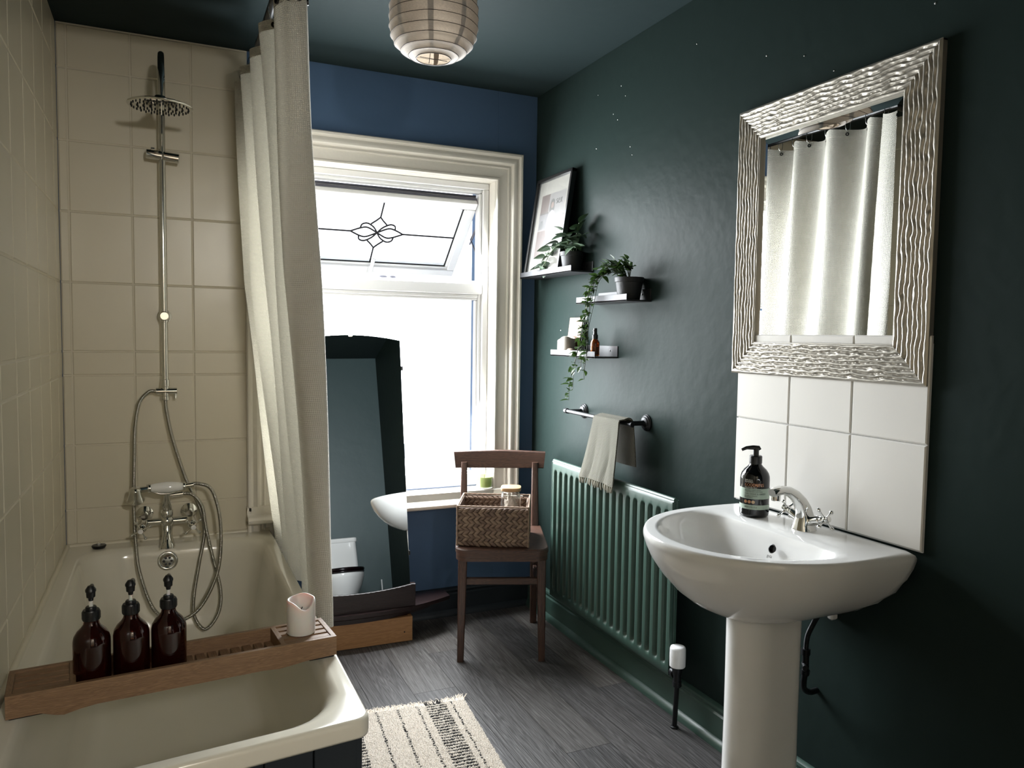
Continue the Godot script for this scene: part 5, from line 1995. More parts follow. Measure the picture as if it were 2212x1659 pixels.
func plant_one() -> void:
	var p := Vector3(-0.05, 1.479, 0.437)
	var t := thing("variegated_plant", "dark pot of broad veined green leaves beside the framed print on the topmost ledge", "potted plant", p)
	pot(p, 0.036, 0.047, 0.078, t)
	var kinds := [leaf_mesh(0.05, 0.021, 0.25, 0.008, 0.5), leaf_mesh(0.042, 0.018, 0.3, 0.012, 0.5), leaf_mesh(0.056, 0.022, 0.2, 0.014, 0.6)]
	var mats := []
	for c in [Color(0.14, 0.21, 0.155), Color(0.19, 0.27, 0.20), Color(0.24, 0.33, 0.25)]:
		var im := Image.create(64, 128, false, Image.FORMAT_RGB8)
		for y in 128:
			for x in 64:
				# the leaf's uv is in metres: across about 0.04, along about 0.05
				var q := absf(x - 32) / 32.0
				var vein := absf(fposmod(y * 0.11 - q * 2.2, 1.0) - 0.5) < 0.12 or q < 0.08
				im.set_pixel(x, y, (c as Color).lerp(Color(0.47, 0.53, 0.45), 0.75) if vein else c)
		var m := mat(Color.WHITE, 0.45)
		m.albedo_texture = ImageTexture.create_from_image(im)
		m.uv1_scale = Vector3(24, 20, 1)
		m.backlight_enabled = true
		m.backlight = Color(0.2, 0.24, 0.15)
		mats.append(m)
	rng.seed = 77
	var stem := mat(Color(0.32, 0.40, 0.25), 0.6)
	# stems arch out of the pot; one long one trails towards the window
	var stems := [
		[Vector3(0, 0.075, -0.02), Vector3(-0.015, 0.12, -0.06), Vector3(-0.03, 0.105, -0.12), Vector3(-0.035, 0.07, -0.165), Vector3(-0.04, 0.03, -0.205)],
		[Vector3(-0.01, 0.075, -0.01), Vector3(-0.03, 0.11, -0.05), Vector3(-0.045, 0.085, -0.095), Vector3(-0.05, 0.05, -0.13), Vector3(-0.05, 0.03, -0.16)],
		[Vector3(0, 0.075, 0), Vector3(-0.01, 0.13, -0.03), Vector3(-0.02, 0.165, -0.05)],
		[Vector3(0, 0.075, 0.01), Vector3(0.005, 0.14, 0.02), Vector3(0.0, 0.185, 0.05)],
		[Vector3(0.01, 0.075, 0.01), Vector3(0.0, 0.125, 0.05), Vector3(-0.01, 0.135, 0.085)],
		[Vector3(-0.01, 0.075, 0.0), Vector3(-0.03, 0.115, 0.02), Vector3(-0.05, 0.10, 0.05)],
		[Vector3(0, 0.075, 0.0), Vector3(-0.02, 0.13, 0.0), Vector3(-0.04, 0.14, 0.02)],
		[Vector3(0.0, 0.075, 0.01), Vector3(-0.02, 0.10, 0.05), Vector3(-0.03, 0.085, 0.075)]]
	var cnt := [9, 8, 5, 5, 6, 5, 5, 5]
	for i in stems.size():
		var pts := []
		for q in stems[i]:
			pts.append(p + q)
		var path := smooth_path(pts, 6)
		var b := MB.new()
		b.tube(path, 0.0016, 6)
		part("stem", b, stem, t)
		for k in cnt[i]:
			var s: float = (k + 1.0) / cnt[i]
			var j := int(s * (path.size() - 1))
			var at: Vector3 = path[j]
			var tg: Vector3 = (path[mini(j + 1, path.size() - 1)] - path[maxi(j - 1, 0)]).normalized()
			var side := tg.cross(Vector3.UP).normalized() * (1.0 if k % 2 else -1.0)
			var d := (tg * 0.5 + side * rng.randf_range(0.5, 1.0) + Vector3(-0.3, rng.randf_range(-0.25, 0.45), 0)).normalized()
			if at.x + d.x * 0.05 > -0.008:
				d.x = -absf(d.x)
			leaf_at(t, kinds[rng.randi() % 3], mats[rng.randi() % 3], at, d, rng.randf_range(0.8, 1.15))

func leaf_at(t: Node, mesh: Mesh, m: Material, at: Vector3, d: Vector3, s: float) -> void:
	var z := d.normalized()
	var x := Vector3.UP.cross(z)
	if x.length() < 0.1:
		x = Vector3.RIGHT
	x = x.normalized().rotated(z, rng.randf_range(-0.6, 0.6))
	put("leaf", mesh, m, t, Transform3D(Basis(x, z.cross(x), z).scaled(Vector3.ONE * s), at))

func plant_two() -> void:
	var p := Vector3(-0.052, 1.353, 0.852)
	var t := thing("trailing_plant", "dark pot of small leaved trailing plant hanging from the middle ledge past the lowest one", "potted plant", p)
	pot(p, 0.038, 0.049, 0.078, t)
	var kinds := [leaf_mesh(0.026, 0.0095, 0.3, 0.004), leaf_mesh(0.021, 0.0085, 0.3, 0.003), leaf_mesh(0.03, 0.011, 0.35, 0.006)]
	var mats := []
	for c in [Color(0.085, 0.135, 0.085), Color(0.12, 0.185, 0.105), Color(0.16, 0.25, 0.12)]:
		var m := mat(c, 0.35)
		m.backlight_enabled = true
		m.backlight = Color(0.15, 0.22, 0.08)
		mats.append(m)
	rng.seed = 31
	var stem := mat(Color(0.16, 0.20, 0.11), 0.6)
	var stems := []
	# bush above and to the window side of the pot
	for k in 12:
		var a := rng.randf_range(-1.0, 0.5)
		stems.append([[Vector3(0, 0.07, -0.01), Vector3(-0.02 + rng.randf_range(-0.02, 0.01), 0.11 + rng.randf_range(-0.02, 0.02), -0.04 - 0.02 * a), Vector3(-0.03 + rng.randf_range(-0.03, 0.02), 0.10 + rng.randf_range(-0.03, 0.045), -0.085 - rng.randf_range(-0.04, 0.06))], 7])
	for k in 5:
		stems.append([[Vector3(0, 0.07, 0.0), Vector3(-0.01, 0.115, -0.005 + 0.008 * k), Vector3(-0.02 + rng.randf_range(-0.02, 0.015), 0.13 + rng.randf_range(-0.03, 0.01), -0.03 + 0.02 * k)], 6])
	# trails spilling over the front, down past the lowest ledge
	for k in 7:
		var o := rng.randf_range(-0.02, 0.02)
		var ln: float = [0.20, 0.16, 0.22, 0.26, 0.30, 0.24, 0.12][k]
		var zf := -0.135 - 0.02 * (k % 3) + o
		stems.append([[Vector3(-0.01, 0.07, -0.02), Vector3(-0.03, 0.10, -0.07), Vector3(-0.06, 0.07, zf + 0.02), Vector3(-0.068, -0.01, zf), Vector3(-0.066, -0.06 - ln * 0.3, zf - 0.03 - o), Vector3(-0.062, -0.06 - ln * 0.75, zf - 0.045 - o * 0.5)], 15])
	stems.append([[Vector3(-0.01, 0.07, -0.02), Vector3(-0.03, 0.10, -0.07), Vector3(-0.06, 0.06, -0.14), Vector3(-0.068, -0.05, -0.19), Vector3(-0.066, -0.16, -0.225), Vector3(-0.064, -0.24, -0.27), Vector3(-0.066, -0.31, -0.295), Vector3(-0.064, -0.37, -0.30)], 26])
	stems.append([[Vector3(-0.01, 0.07, -0.02), Vector3(-0.03, 0.10, -0.07), Vector3(-0.06, 0.06, -0.15), Vector3(-0.068, -0.06, -0.18), Vector3(-0.066, -0.17, -0.235), Vector3(-0.066, -0.26, -0.26), Vector3(-0.066, -0.33, -0.27)], 22])
	for q in stems:
		var pts := []
		for w in q[0]:
			pts.append(p + w)
		var path := smooth_path(pts, 6)
		var b := MB.new()
		b.tube(path, 0.0011, 5)
		part("stem", b, stem, t)
		for k in q[1]:
			var s: float = (k + 1.0) / q[1]
			s = 0.2 + 0.8 * s
			var j := int(s * (path.size() - 1))
			var at: Vector3 = path[j]
			var tg: Vector3 = (path[mini(j + 1, path.size() - 1)] - path[maxi(j - 1, 0)]).normalized()
			var ref := Vector3(rng.randf_range(-1, 0.2), rng.randf_range(-0.2, 1.0), rng.randf_range(-1, 1)).normalized()
			var d := (tg * 0.5 + ref * 0.9).normalized()
			if at.x + d.x * 0.03 > -0.006:
				d.x = -absf(d.x)
			leaf_at(t, kinds[rng.randi() % 3], mats[rng.randi() % 3], at, d, rng.randf_range(0.75, 1.2))

func towel() -> void:
	var t := thing("towel_rail", "dark metal towel rail with round wall plates above the green radiator", "towel rail", Vector3(-0.04, 0.928, 0.69))
	var b := MB.new()
	b.rod(Vector3(-0.074, 0.932, 0.462), Vector3(-0.074, 0.928, 0.925), 0.0078, 16)
	part("bar", b, M.iron, t)
	for z in [0.472, 0.905]:
		b = MB.new()
		b.t = face(Vector3.LEFT, Vector3(0.0, 0.93, z))
		b.lathe([Vector2(0, 0), Vector2(0.029, 0), Vector2(0.029, 0.004), Vector2(0.026, 0.006), Vector2(0.025, 0.009), Vector2(0.021, 0.011), Vector2(0.019, 0.014), Vector2(0.010, 0.016), Vector2(0.0085, 0.022), Vector2(0.0085, 0.072)], 28)
		part("wall_plate", b, M.iron, t)
	b = MB.new()
	b.rod(Vector3(-0.074, 0.932, 0.448), Vector3(-0.074, 0.932, 0.468), 0.0105, 16, 0.002)
	b.rod(Vector3(-0.074, 0.928, 0.915), Vector3(-0.074, 0.928, 0.928), 0.009, 16, 0.002)
	part("end_cap", b, M.iron, t)
	# woven towel folded over the bar
	t = thing("hand_towel", "oatmeal waffle weave hand towel with fringe hanging on the towel rail", "towel", Vector3(-0.085, 0.72, 0.77))
	var rows := []
	var nz := FastNoiseLite.new()
	nz.seed = 4
	nz.frequency = 7.0
	var path := []   # (x, y) from the front hem up over the bar and down behind
	for k in 25:
		var s := k / 24.0
		path.append(Vector3(-0.099 - 0.012 * (1.0 - s) * (1.0 - s), 0.705 + (0.932 - 0.705) * s, 0.0))
	for k in range(1, 8):
		var a := PI * k / 8.0
		path.append(Vector3(-0.074 - 0.0135 * cos(a) * (1.8 if a < PI / 2 else 1.0), 0.932 + 0.0135 * sin(a), 0.0))
	for k in 15:
		var s := k / 14.0
		path.append(Vector3(-0.0585 + 0.006 * s, 0.93 - 0.15 * s, 0.0))
	for i in path.size():
		var row := PackedVector3Array()
		var q: Vector3 = path[i]
		var dn := clampf((0.93 - q.y) / 0.225, 0.0, 1.0)
		var front := i < 26
		var za := lerpf(0.715, 0.648, dn) if front else lerpf(0.73, 0.76, dn)
		var zb := lerpf(0.885, 0.878, dn) if front else lerpf(0.905, 0.92, dn)
		for c in 41:
			var u := c / 40.0
			var fold := (sin(u * 7.0 + 1.0) * 0.006 + nz.get_noise_2d(u * 0.4, q.y * 0.5) * 0.006) * dn
			row.append(Vector3(q.x - (absf(fold) if front else -fold * 0.5), q.y + (0.006 * sin(u * 3.0) * dn if front else 0.0), lerpf(za, zb, u)))
		rows.append(row)
	var b2 := MB.new()
	b2.grid(rows)
	# a second skin gives the cloth its thickness
	var skin := []
	for i in rows.size():
		var row := PackedVector3Array()
		for c in 41:
			var du: Vector3 = rows[i][mini(c + 1, 40)] - rows[i][maxi(c - 1, 0)]
			var dv: Vector3 = rows[mini(i + 1, rows.size() - 1)][c] - rows[maxi(i - 1, 0)][c]
			row.append(rows[i][c] + du.cross(dv).normalized() * 0.005)
		skin.append(row)
	b2.grid(skin, false, true)
	for c in [0, 40]:
		var e := []
		for i in rows.size():
			e.append(PackedVector3Array([rows[i][c], (rows[i][c] + skin[i][c]) * 0.5 + Vector3(0, 0, -0.002 if c == 0 else 0.002), skin[i][c]]))
		b2.grid(e)
	var tm := mat(Color(0.70, 0.67, 0.59), 0.95)
	var im := Image.create(32, 32, false, Image.FORMAT_RGB8)
	for y in 32:
		for x in 32:
			var h := 0.5 + 0.5 * sin(x * TAU / 16.0 + (PI if (y / 8) % 2 else 0.0)) * sin(fposmod(y, 8) * PI / 8.0)
			im.set_pixel(x, y, Color(h, h, h))
	tm.heightmap_enabled = true
	tm.heightmap_texture = ImageTexture.create_from_image(im)
	tm.heightmap_scale = 0.3
	tm.uv1_scale = Vector3(90, 90, 1)
	var ci := Image.create(32, 32, false, Image.FORMAT_RGB8)
	for y in 32:
		for x in 32:
			ci.set_pixel(x, y, Color(0.30, 0.295, 0.26).lerp(Color(0.50, 0.485, 0.43), im.get_pixel(x, y).r))
	tm.albedo_color = Color.WHITE
	tm.albedo_texture = ImageTexture.create_from_image(ci)
	part("cloth", b2, tm, t)
	rng.seed = 12
	var fm := mat(Color(0.50, 0.485, 0.435), 0.95)
	for k in 22:
		var u := (k + 0.5) / 22.0
		var a: Vector3 = rows[0][int(u * 40)]
		a += Vector3(0.001, 0.003, 0)
		b = MB.new()
		var sw := rng.randf_range(-0.006, 0.006)
		b.tube([a, a + Vector3(-0.001, -0.008, sw * 0.3), a + Vector3(-0.002, -0.018, sw * 0.7), a + Vector3(0, -rng.randf_range(0.022, 0.032), sw)], [0.003, 0.0038, 0.0036, 0.0022], 7)
		part("tassel", b, fm, t)

func tall_mirror() -> void:
	var yaw := deg_to_rad(-1.7)
	var tilt := deg_to_rad(9.8)
	# local x right, y up the glass, z out of the glass
	var f := Transform3D(Basis(Vector3.UP, yaw) * Basis(Vector3.RIGHT, -tilt), Vector3(-0.84, 0.7, 0.128))
	var t := thing("standing_mirror", "tall frameless mirror with curved top leaning in front of the window, showing basin and toilet", "mirror", Vector3(-0.84, 0.2, 0.2))
	var poly := PackedVector2Array()
	var yt := 0.527
	var yb := -0.493
	for k in 21:
		var x := lerpf(-0.207, 0.207, k / 20.0)
		poly.append(Vector2(x, yb + 0.37 * x * x))
	for k in 21:
		var x := lerpf(0.203, -0.203, k / 20.0)
		poly.append(Vector2(x, yt - 0.52 * x * x))
	var b := MB.new()
	b.t = f * Transform3D(Basis(), Vector3(0, 0, -0.005))
	b.extrude(poly, 0.005, 0.0008)
	part("mirror_glass", b, M.mirror, t)
	b = MB.new()
	b.t = f * Transform3D(Basis(), Vector3(0, 0, -0.017))
	b.extrude(poly, 0.0115, 0.0)
	part("backing_board", b, M.mahogany, t)
	for q in [Vector3(0, yt - 0.004, 0), Vector3(0.207, 0.39, 0), Vector3(-0.207, 0.39, 0), Vector3(0.208, -0.355, 0), Vector3(-0.208, -0.355, 0)]:
		b = MB.new()
		b.t = f
		b.box(q + Vector3(0, 0, -0.007), Vector3(0.016 if q.x == 0.0 else 0.007, 0.009 if q.x == 0.0 else 0.02, 0.024), 0.003)
		part("mirror_clip", b, M.gloss if q.x == 0.0 else M.iron, t)
	# dark curved plinth of an old dressing table under the glass
	t = thing("mirror_plinth", "dark wooden curved plinth carrying the standing mirror, on top of the pine box", "plinth", Vector3(-0.84, 0.1, 0.15))
	b = MB.new()
	var top := PackedVector2Array()
	for k in 21:
		var x := lerpf(-0.205, 0.205, k / 20.0)
		top.append(Vector2(x, 0.0 + 0.37 * x * x))
	var face_poly := PackedVector2Array([Vector2(-0.225, -0.075), Vector2(0.225, -0.07)])
	face_poly.append(Vector2(0.225, 0.02))
	face_poly.append(Vector2(0.207, 0.021))
	for k in range(20, -1, -1):
		face_poly.append(top[k] + Vector2(0, 0.004))
	face_poly.append(Vector2(-0.225, 0.02))
	b.t = Transform3D(Basis(Vector3.UP, yaw), Vector3(-0.84, 0.2115, 0.196))
	b.extrude(face_poly, 0.022, 0.002)
	part("front_board", b, M.mahogany, t)
	b = MB.new()
	var tray := PackedVector2Array()   # plan: x right, y towards the room, bowed front
	tray.append(Vector2(-0.39, -0.10))
	tray.append(Vector2(0.39, -0.10))
	for k in 25:
		var x := lerpf(0.39, -0.39, k / 24.0)
		tray.append(Vector2(x, -0.02 + 0.095 * (1.0 - pow(absf(x) / 0.39, 2.2))))
	b.t = Transform3D(Basis(Vector3.UP, yaw) * Basis(Vector3.RIGHT, PI / 2), Vector3(-0.84, 0.142, 0.172))
	b.extrude(tray, 0.018, 0.004)
	part("bowed_shelf", b, M.mahogany, t)
	b = MB.new()
	b.t = Transform3D(Basis(Vector3.UP, yaw) * Basis(Vector3.RIGHT, PI / 2), Vector3(-0.84, 0.124, 0.163))
	var small := PackedVector2Array()
	for q in tray:
		small.append(Vector2(q.x * 0.78, q.y * 0.86))
	b.extrude(small, 0.022, 0.002)
	part("lower_moulding", b, M.mahogany, t)
	# pine box
	t = thing("pine_box", "plain pine box on the floor under the dark mirror plinth", "box", Vector3(-0.86, 0, 0.12))
	var fb := Transform3D(Basis(Vector3.UP, -0.03), Vector3(-0.87, 0, 0.125))
	b = MB.new()
	b.t = fb
	b.box(Vector3(0, 0.051, 0.085), Vector3(0.49, 0.1, 0.016), 0.0015)
	part("front_panel", b, M.pine, t)
	for s in [-1.0, 1.0]:
		b = MB.new()
		b.t = fb
		b.box(Vector3(s * 0.237, 0.051, 0.0), Vector3(0.016, 0.1, 0.154), 0.0015)
		part("side_panel", b, M.pine, t)
	b = MB.new()
	b.t = fb
	b.box(Vector3(0, 0.051, -0.083), Vector3(0.49, 0.1, 0.012), 0.0015)
	part("back_panel", b, M.pine, t)
	b = MB.new()
	b.t = fb
	b.ball(Vector3(0.212, 0.04, 0.0935), Vector3(0.003, 0.003, 0.0012), 8, 6)
	part("screw", b, M.iron, t)

func chair() -> void:
	var base := Vector3(-0.31, 0, 0.366)
	var yaw := deg_to_rad(-21.5)
	var f := Transform3D(Basis(Vector3.UP, yaw), base)    # local x right, z front
	var t := thing("wooden_chair", "small old dark wooden chair beside the window, holding a woven basket", "chair", base)
	# seat: saddle board with rounded front corners
	var plan := PackedVector2Array()
	var o := []
	for q in [[0.176, 0.20, 0.05], [0.176, -0.185, 0.02], [-0.176, -0.185, 0.02], [-0.176, 0.20, 0.05]]:
		o.append(q)
	# counter-clockwise in (x, -z): start at the front right
	for i in 4:
		var r: float = o[i][2]
		var sx := signf(o[i][0])
		var sz := signf(o[i][1])
		var c := Vector2(o[i][0] - sx * r, -(o[i][1] - sz * r))
		var a0: float = [-PI / 2, 0.0, PI / 2, PI][i]
		for k in 7:
			var a := a0 + PI / 2 * k / 6.0
			plan.append(c + Vector2(cos(a), sin(a)) * r)
	var b := MB.new()
	b.t = f * Transform3D(Basis(Vector3.RIGHT, -PI / 2), Vector3(0, 0.412, 0))
	b.extrude(plan, 0.018, 0.004)
	part("seat", b, M.chair, t)
	b = MB.new()
	var small := PackedVector2Array()
	for q in plan:
		small.append(q * 0.985)
	b.t = f * Transform3D(Basis(Vector3.RIGHT, -PI / 2), Vector3(0, 0.384, 0))
	b.extrude(small, 0.029, 0.002)
	part("seat_frame", b, M.chair, t)
	# front legs taper to the floor
	for s in [-1.0, 1.0]:
		b = MB.new()
		taper(b, f, Vector3(s * 0.148, 0.384, 0.165), Vector3(s * 0.153, 0, 0.182), 0.017, 0.0125)
		part("leg", b, M.chair, t)
		b = MB.new()
		taper(b, f, Vector3(s * 0.15, 0.40, -0.175), Vector3(s * 0.152, 0, -0.207), 0.0165, 0.0135)
		part("leg", b, M.chair, t)
		b = MB.new()
		taper(b, f, Vector3(s * 0.15, 0.69, -0.218), Vector3(s * 0.15, 0.40, -0.175), 0.0125, 0.0165)
		part("back_post", b, M.chair, t)
		b = MB.new()
		b.t = Transform3D()
		rail(b, f, Vector3(s * 0.151, 0.25, 0.16), Vector3(s * 0.151, 0.25, -0.185), 0.009, 0.014)
		part("side_stretcher", b, M.chair, t)
	b = MB.new()
	rail(b, f, Vector3(-0.15, 0.302, 0.168), Vector3(0.15, 0.302, 0.168), 0.009, 0.0135)
	part("front_stretcher", b, M.chair, t)
	b = MB.new()
	rail(b, f, Vector3(-0.15, 0.302, -0.183), Vector3(0.15, 0.302, -0.183), 0.009, 0.0135)
	part("back_stretcher", b, M.chair, t)
	# curved top rail, wider at the top
	b = MB.new()
	var rows := []
	var nn := 25
	for k in nn:
		var u := k / (nn - 1.0)
		var x := lerpf(-1.0, 1.0, u)
		var bow := -0.018 * (1.0 - x * x)
		var row := PackedVector3Array()
		var yt := 0.738 - 0.004 * absf(x)
		var yb := 0.662 + 0.003 * absf(x)
		var wt := 0.194
		var wb := 0.186
		for q in [[yb, 0.009], [yb + 0.004, 0.0125], [yt - 0.006, 0.0125], [yt - 0.001, 0.009], [yt, 0.004], [yt, -0.004], [yt - 0.001, -0.009], [yt - 0.006, -0.0125], [yb + 0.004, -0.0125], [yb, -0.009]]:
			var w: float = lerpf(wb, wt, (q[0] - yb) / (yt - yb))
			row.append(f * Vector3(x * w, q[0], -0.219 + bow - (q[0] - 0.66) * 0.12 + q[1]))
		rows.append(row)
	b.grid(rows, true)
	for e in [0, nn - 1]:
		var row: PackedVector3Array = rows[e]
		for k in range(1, 9):
			if e == 0:
				b.tri(row[0], row[k], row[k + 1])
			else:
				b.tri(row[0], row[k + 1], row[k])
	# let the grain follow the rail
	for i in b.uv.size():
		b.uv[i] = Vector2(b.uv[i].y, b.uv[i].x)
	part("top_rail", b, M.chair, t)

func taper(b: MB, f: Transform3D, a: Vector3, c: Vector3, ra: float, rc: float) -> void:
	var rows := []
	for e in 5:
		var s := e / 4.0
		var p := a.lerp(c, s)
		var r := lerpf(ra, rc, s)
		var k := r * 0.28
		var row := PackedVector3Array()
		for q in [[-r, -r + k], [-r, r - k], [-r + k, r], [r - k, r], [r, r - k], [r, -r + k], [r - k, -r], [-r + k, -r]]:
			row.append(f * (p + Vector3(q[0], 0, q[1])))
		rows.append(row)
	b.grid(rows, true, true)
	for i in b.uv.size():
		b.uv[i] = Vector2(b.uv[i].y, b.uv[i].x)
	var end: PackedVector3Array = rows[4]
	for k in range(1, 7):
		b.tri(end[0], end[k], end[k + 1])
	end = rows[0]
	for k in range(1, 7):
		b.tri(end[0], end[k + 1], end[k])

func rail(b: MB, f: Transform3D, a: Vector3, c: Vector3, hw: float, hh: float) -> void:
	var d := (c - a)
	var L := d.length()
	var x := d.normalized()
	var z := x.cross(Vector3.UP).normalized()
	b.t = f * Transform3D(Basis(x, Vector3.UP, z), (a + c) * 0.5)
	b.box(Vector3.ZERO, Vector3(L, hh * 2.0, hw * 2.0), 0.004)

func basket() -> void:
	var base := Vector3(-0.352, 0.431, 0.402)
	var yaw := deg_to_rad(-27.0)
	var f := Transform3D(Basis(Vector3.UP, yaw), base)
	var t := thing("woven_basket", "rectangular woven water hyacinth basket standing on the seat of the wooden chair", "basket", base)
	var W := 0.268
	var D := 0.235
	var H := 0.152
	var straw := bumpy(mat(Color(0.42, 0.335, 0.275), 0.75), 0.08, 0.06, 3.0, 3, 14)
	var straw2 := bumpy(mat(Color(0.37, 0.29, 0.24), 0.75), 0.08, 0.06, 3.0, 3, 15)
	var straw3 := bumpy(mat(Color(0.47, 0.385, 0.315), 0.75), 0.08, 0.06, 3.0, 3, 16)
	var b := MB.new()
	b.t = f
	b.box(Vector3(0, 0.004, 0), Vector3(W - 0.01, 0.006, D - 0.01), 0.001)
	for s in [-1.0, 1.0]:
		b.box(Vector3(0, H / 2, s * (D / 2 - 0.004)), Vector3(W - 0.012, H - 0.01, 0.003), 0.001)
		b.box(Vector3(s * (W / 2 - 0.004), H / 2, 0), Vector3(0.003, H - 0.01, D - 0.012), 0.001)
	part("core", b, straw2, t)
	# plaits: two leaning half-rows make each braid
	var st := MB.new()
	var rows := []
	for i in 7:
		var s := float(i) / 6.0
		var r := sin(PI * clampf(s * 0.92 + 0.04, 0, 1))
		var row := PackedVector3Array()
		for k in 6:
			var a := TAU * k / 6.0
			row.append(Vector3((s - 0.5) * 0.034, 0.0072 * r * cos(a), 0.0048 * r * sin(a)))
		rows.append(row)
	st.grid(rows, true, true)
	var sm := st.shifted(Vector3())
	var nrow := 10
	var pitch := 0.0192
	rng.seed = 19
	var rest := MB.new()
	for side in 4:
		var len_: float = W if side % 2 == 0 else D
		var outx: Transform3D = [Transform3D(Basis(), Vector3(0, 0, D / 2 - 0.002)), Transform3D(Basis(Vector3.UP, PI / 2), Vector3(W / 2 - 0.002, 0, 0)), Transform3D(Basis(Vector3.UP, PI), Vector3(0, 0, -D / 2 + 0.002)), Transform3D(Basis(Vector3.UP, -PI / 2), Vector3(-W / 2 + 0.002, 0, 0))][side]
		var n := int(len_ / pitch)
		for r in nrow:
			var y := 0.011 + r * (H - 0.014) / nrow
			for k in n:
				var x := -len_ / 2 + (k + 0.5) * len_ / n + (0.003 if r % 4 > 1 else 0.0)
				var lean := (0.52 if r % 2 else -0.52) + rng.randf_range(-0.07, 0.07)
				var lt := outx * Transform3D(Basis(Vector3.BACK, lean).scaled(Vector3(1.0, rng.randf_range(0.9, 1.25), rng.randf_range(0.85, 1.15))), Vector3(x, y, rng.randf_range(-0.0004, 0.0012)))
				if side == 0:
					put("strand", sm, [straw, straw2, straw3][rng.randi() % 3], t, f * lt)
				else:
					rest.t = f * lt
					rest.grid(rows, true, true)
				# the inside of the far and right walls shows over the rim
				if (side == 2 or side == 1) and r > 4:
					rest.t = f * outx * Transform3D(Basis(Vector3.BACK, lean), Vector3(x, y, -0.006))
					rest.grid(rows, true, true)
	part("weave", rest, straw, t, true)
	# rope rim and corner cords
	b = MB.new()
	var c := [Vector3(-W / 2, H, D / 2), Vector3(W / 2, H, D / 2), Vector3(W / 2, H, -D / 2), Vector3(-W / 2, H, -D / 2)]
	for i in 4:
		var pts := []
		var rad := []
		for k in 41:
			pts.append(f * (c[i] as Vector3).lerp(c[(i + 1) % 4], k / 40.0))
			rad.append(0.0034 + 0.0007 * sin(k * 2.1))
		b.tube(pts, rad, 7)
	part("rope_rim", b, straw3, t)
	for i in 4:
		b = MB.new()
		var pts := []
		var rad := []
		for k in 21:
			var q: Vector3 = c[i]
			pts.append(f * Vector3(q.x, H * k / 20.0 + 0.002, q.z))
			rad.append(0.004 + 0.0009 * sin(k * 2.4))
		b.tube(pts, rad, 7)
		part("corner_cord", b, straw3, t)
	# storage jar with a bamboo lid, filled with crumpled paper
	var jp := Vector3(-0.286, 0.4385, 0.405)
	t = thing("lidded_jar", "clear square-shouldered glass jar with bamboo lid standing inside the woven basket", "jar", jp)
	var jy := Basis(Vector3.UP, yaw)
	var jar_ring := func(r: float, y: float) -> PackedVector3Array:
		var row := PackedVector3Array()
		for k in 40:
			var a := TAU * k / 40.0
			var q := pow(pow(absf(cos(a)), 3.5) + pow(absf(sin(a)), 3.5), -1.0 / 3.5)
			row.append(jp + jy * Vector3(r * q * cos(a), y, -r * q * sin(a)))
		return row
	rows = []
	for q in [[0.0, 0.0], [0.034, 0.0], [0.038, 0.004], [0.0385, 0.012], [0.0385, 0.15], [0.0375, 0.163], [0.0345, 0.169], [0.034, 0.183], [0.032, 0.183], [0.0325, 0.168], [0.0355, 0.161], [0.0362, 0.15], [0.0362, 0.012], [0.034, 0.006], [0.0, 0.006]]:
		rows.append(jar_ring.call(q[0], q[1]))
	b = MB.new()
	b.grid(rows, true)
	part("jar_glass", b, glassy(Color(0.96, 0.96, 0.95), 0.02), t)
	rows = []
	for q in [[0.0, 0.181], [0.038, 0.181], [0.0395, 0.183], [0.0395, 0.193], [0.0385, 0.1955], [0.0, 0.196]]:
		rows.append(jar_ring.call(q[0], q[1]))
	b = MB.new()
	b.grid(rows, true)
	part("bamboo_lid", b, M.bamboo, t)
	b = MB.new()
	var nz := FastNoiseLite.new()
	nz.seed = 6
	nz.frequency = 60.0
	rows = []
	for i in 19:
		var row := PackedVector3Array()
		for k in 36:
			var th := PI * i / 18.0
			var a := TAU * k / 36.0
			var d := Vector3(sin(th) * cos(a), -cos(th), -sin(th) * sin(a))
			var r := 1.0 + 0.5 * nz.get_noise_3dv(d * 0.03)
			row.append(jp + Vector3(0, 0.108, 0) + jy * Vector3(d.x * 0.026 * r, d.y * 0.046 * r, d.z * 0.026 * r))
		rows.append(row)
	b.grid(rows, true)
	part("crumpled_paper", b, mat(Color(0.80, 0.76, 0.72), 0.7), t)

func candle_jar() -> void:
	var p := Vector3(-0.232, 0.548, 0.0)
	var t := thing("green_candle_jar", "glass jar with half burnt lime green candle on the window board behind the chair", "candle", p)
	var b := MB.new()
	b.t.origin = p
	b.lathe([Vector2(0, 0), Vector2(0.033, 0), Vector2(0.0365, 0.003), Vector2(0.037, 0.01), Vector2(0.037, 0.06), Vector2(0.035, 0.067), Vector2(0.033, 0.070), Vector2(0.033, 0.078), Vector2(0.031, 0.078), Vector2(0.031, 0.069), Vector2(0.0345, 0.06), Vector2(0.0345, 0.012), Vector2(0.032, 0.007), Vector2(0, 0.007)], 36, 60)
	part("jar_glass", b, glassy(Color(0.96, 0.97, 0.95), 0.02), t)
	b = MB.new()
	b.t.origin = p
	b.lathe([Vector2(0, 0.0075), Vector2(0.0318, 0.0075), Vector2(0.0342, 0.0125), Vector2(0.0342, 0.052), Vector2(0.031, 0.0505), Vector2(0.02, 0.046), Vector2(0, 0.045)], 30)
	var m := mat(Color(0.66, 0.72, 0.40), 0.5)
	m.backlight_enabled = true
	m.backlight = Color(0.4, 0.45, 0.2)
	part("wax", b, m, t)
	b = MB.new()
	b.rod(p + Vector3(0, 0.044, 0), p + Vector3(0.001, 0.056, 0), 0.0012, 6)
	part("wick", b, M.black, t)

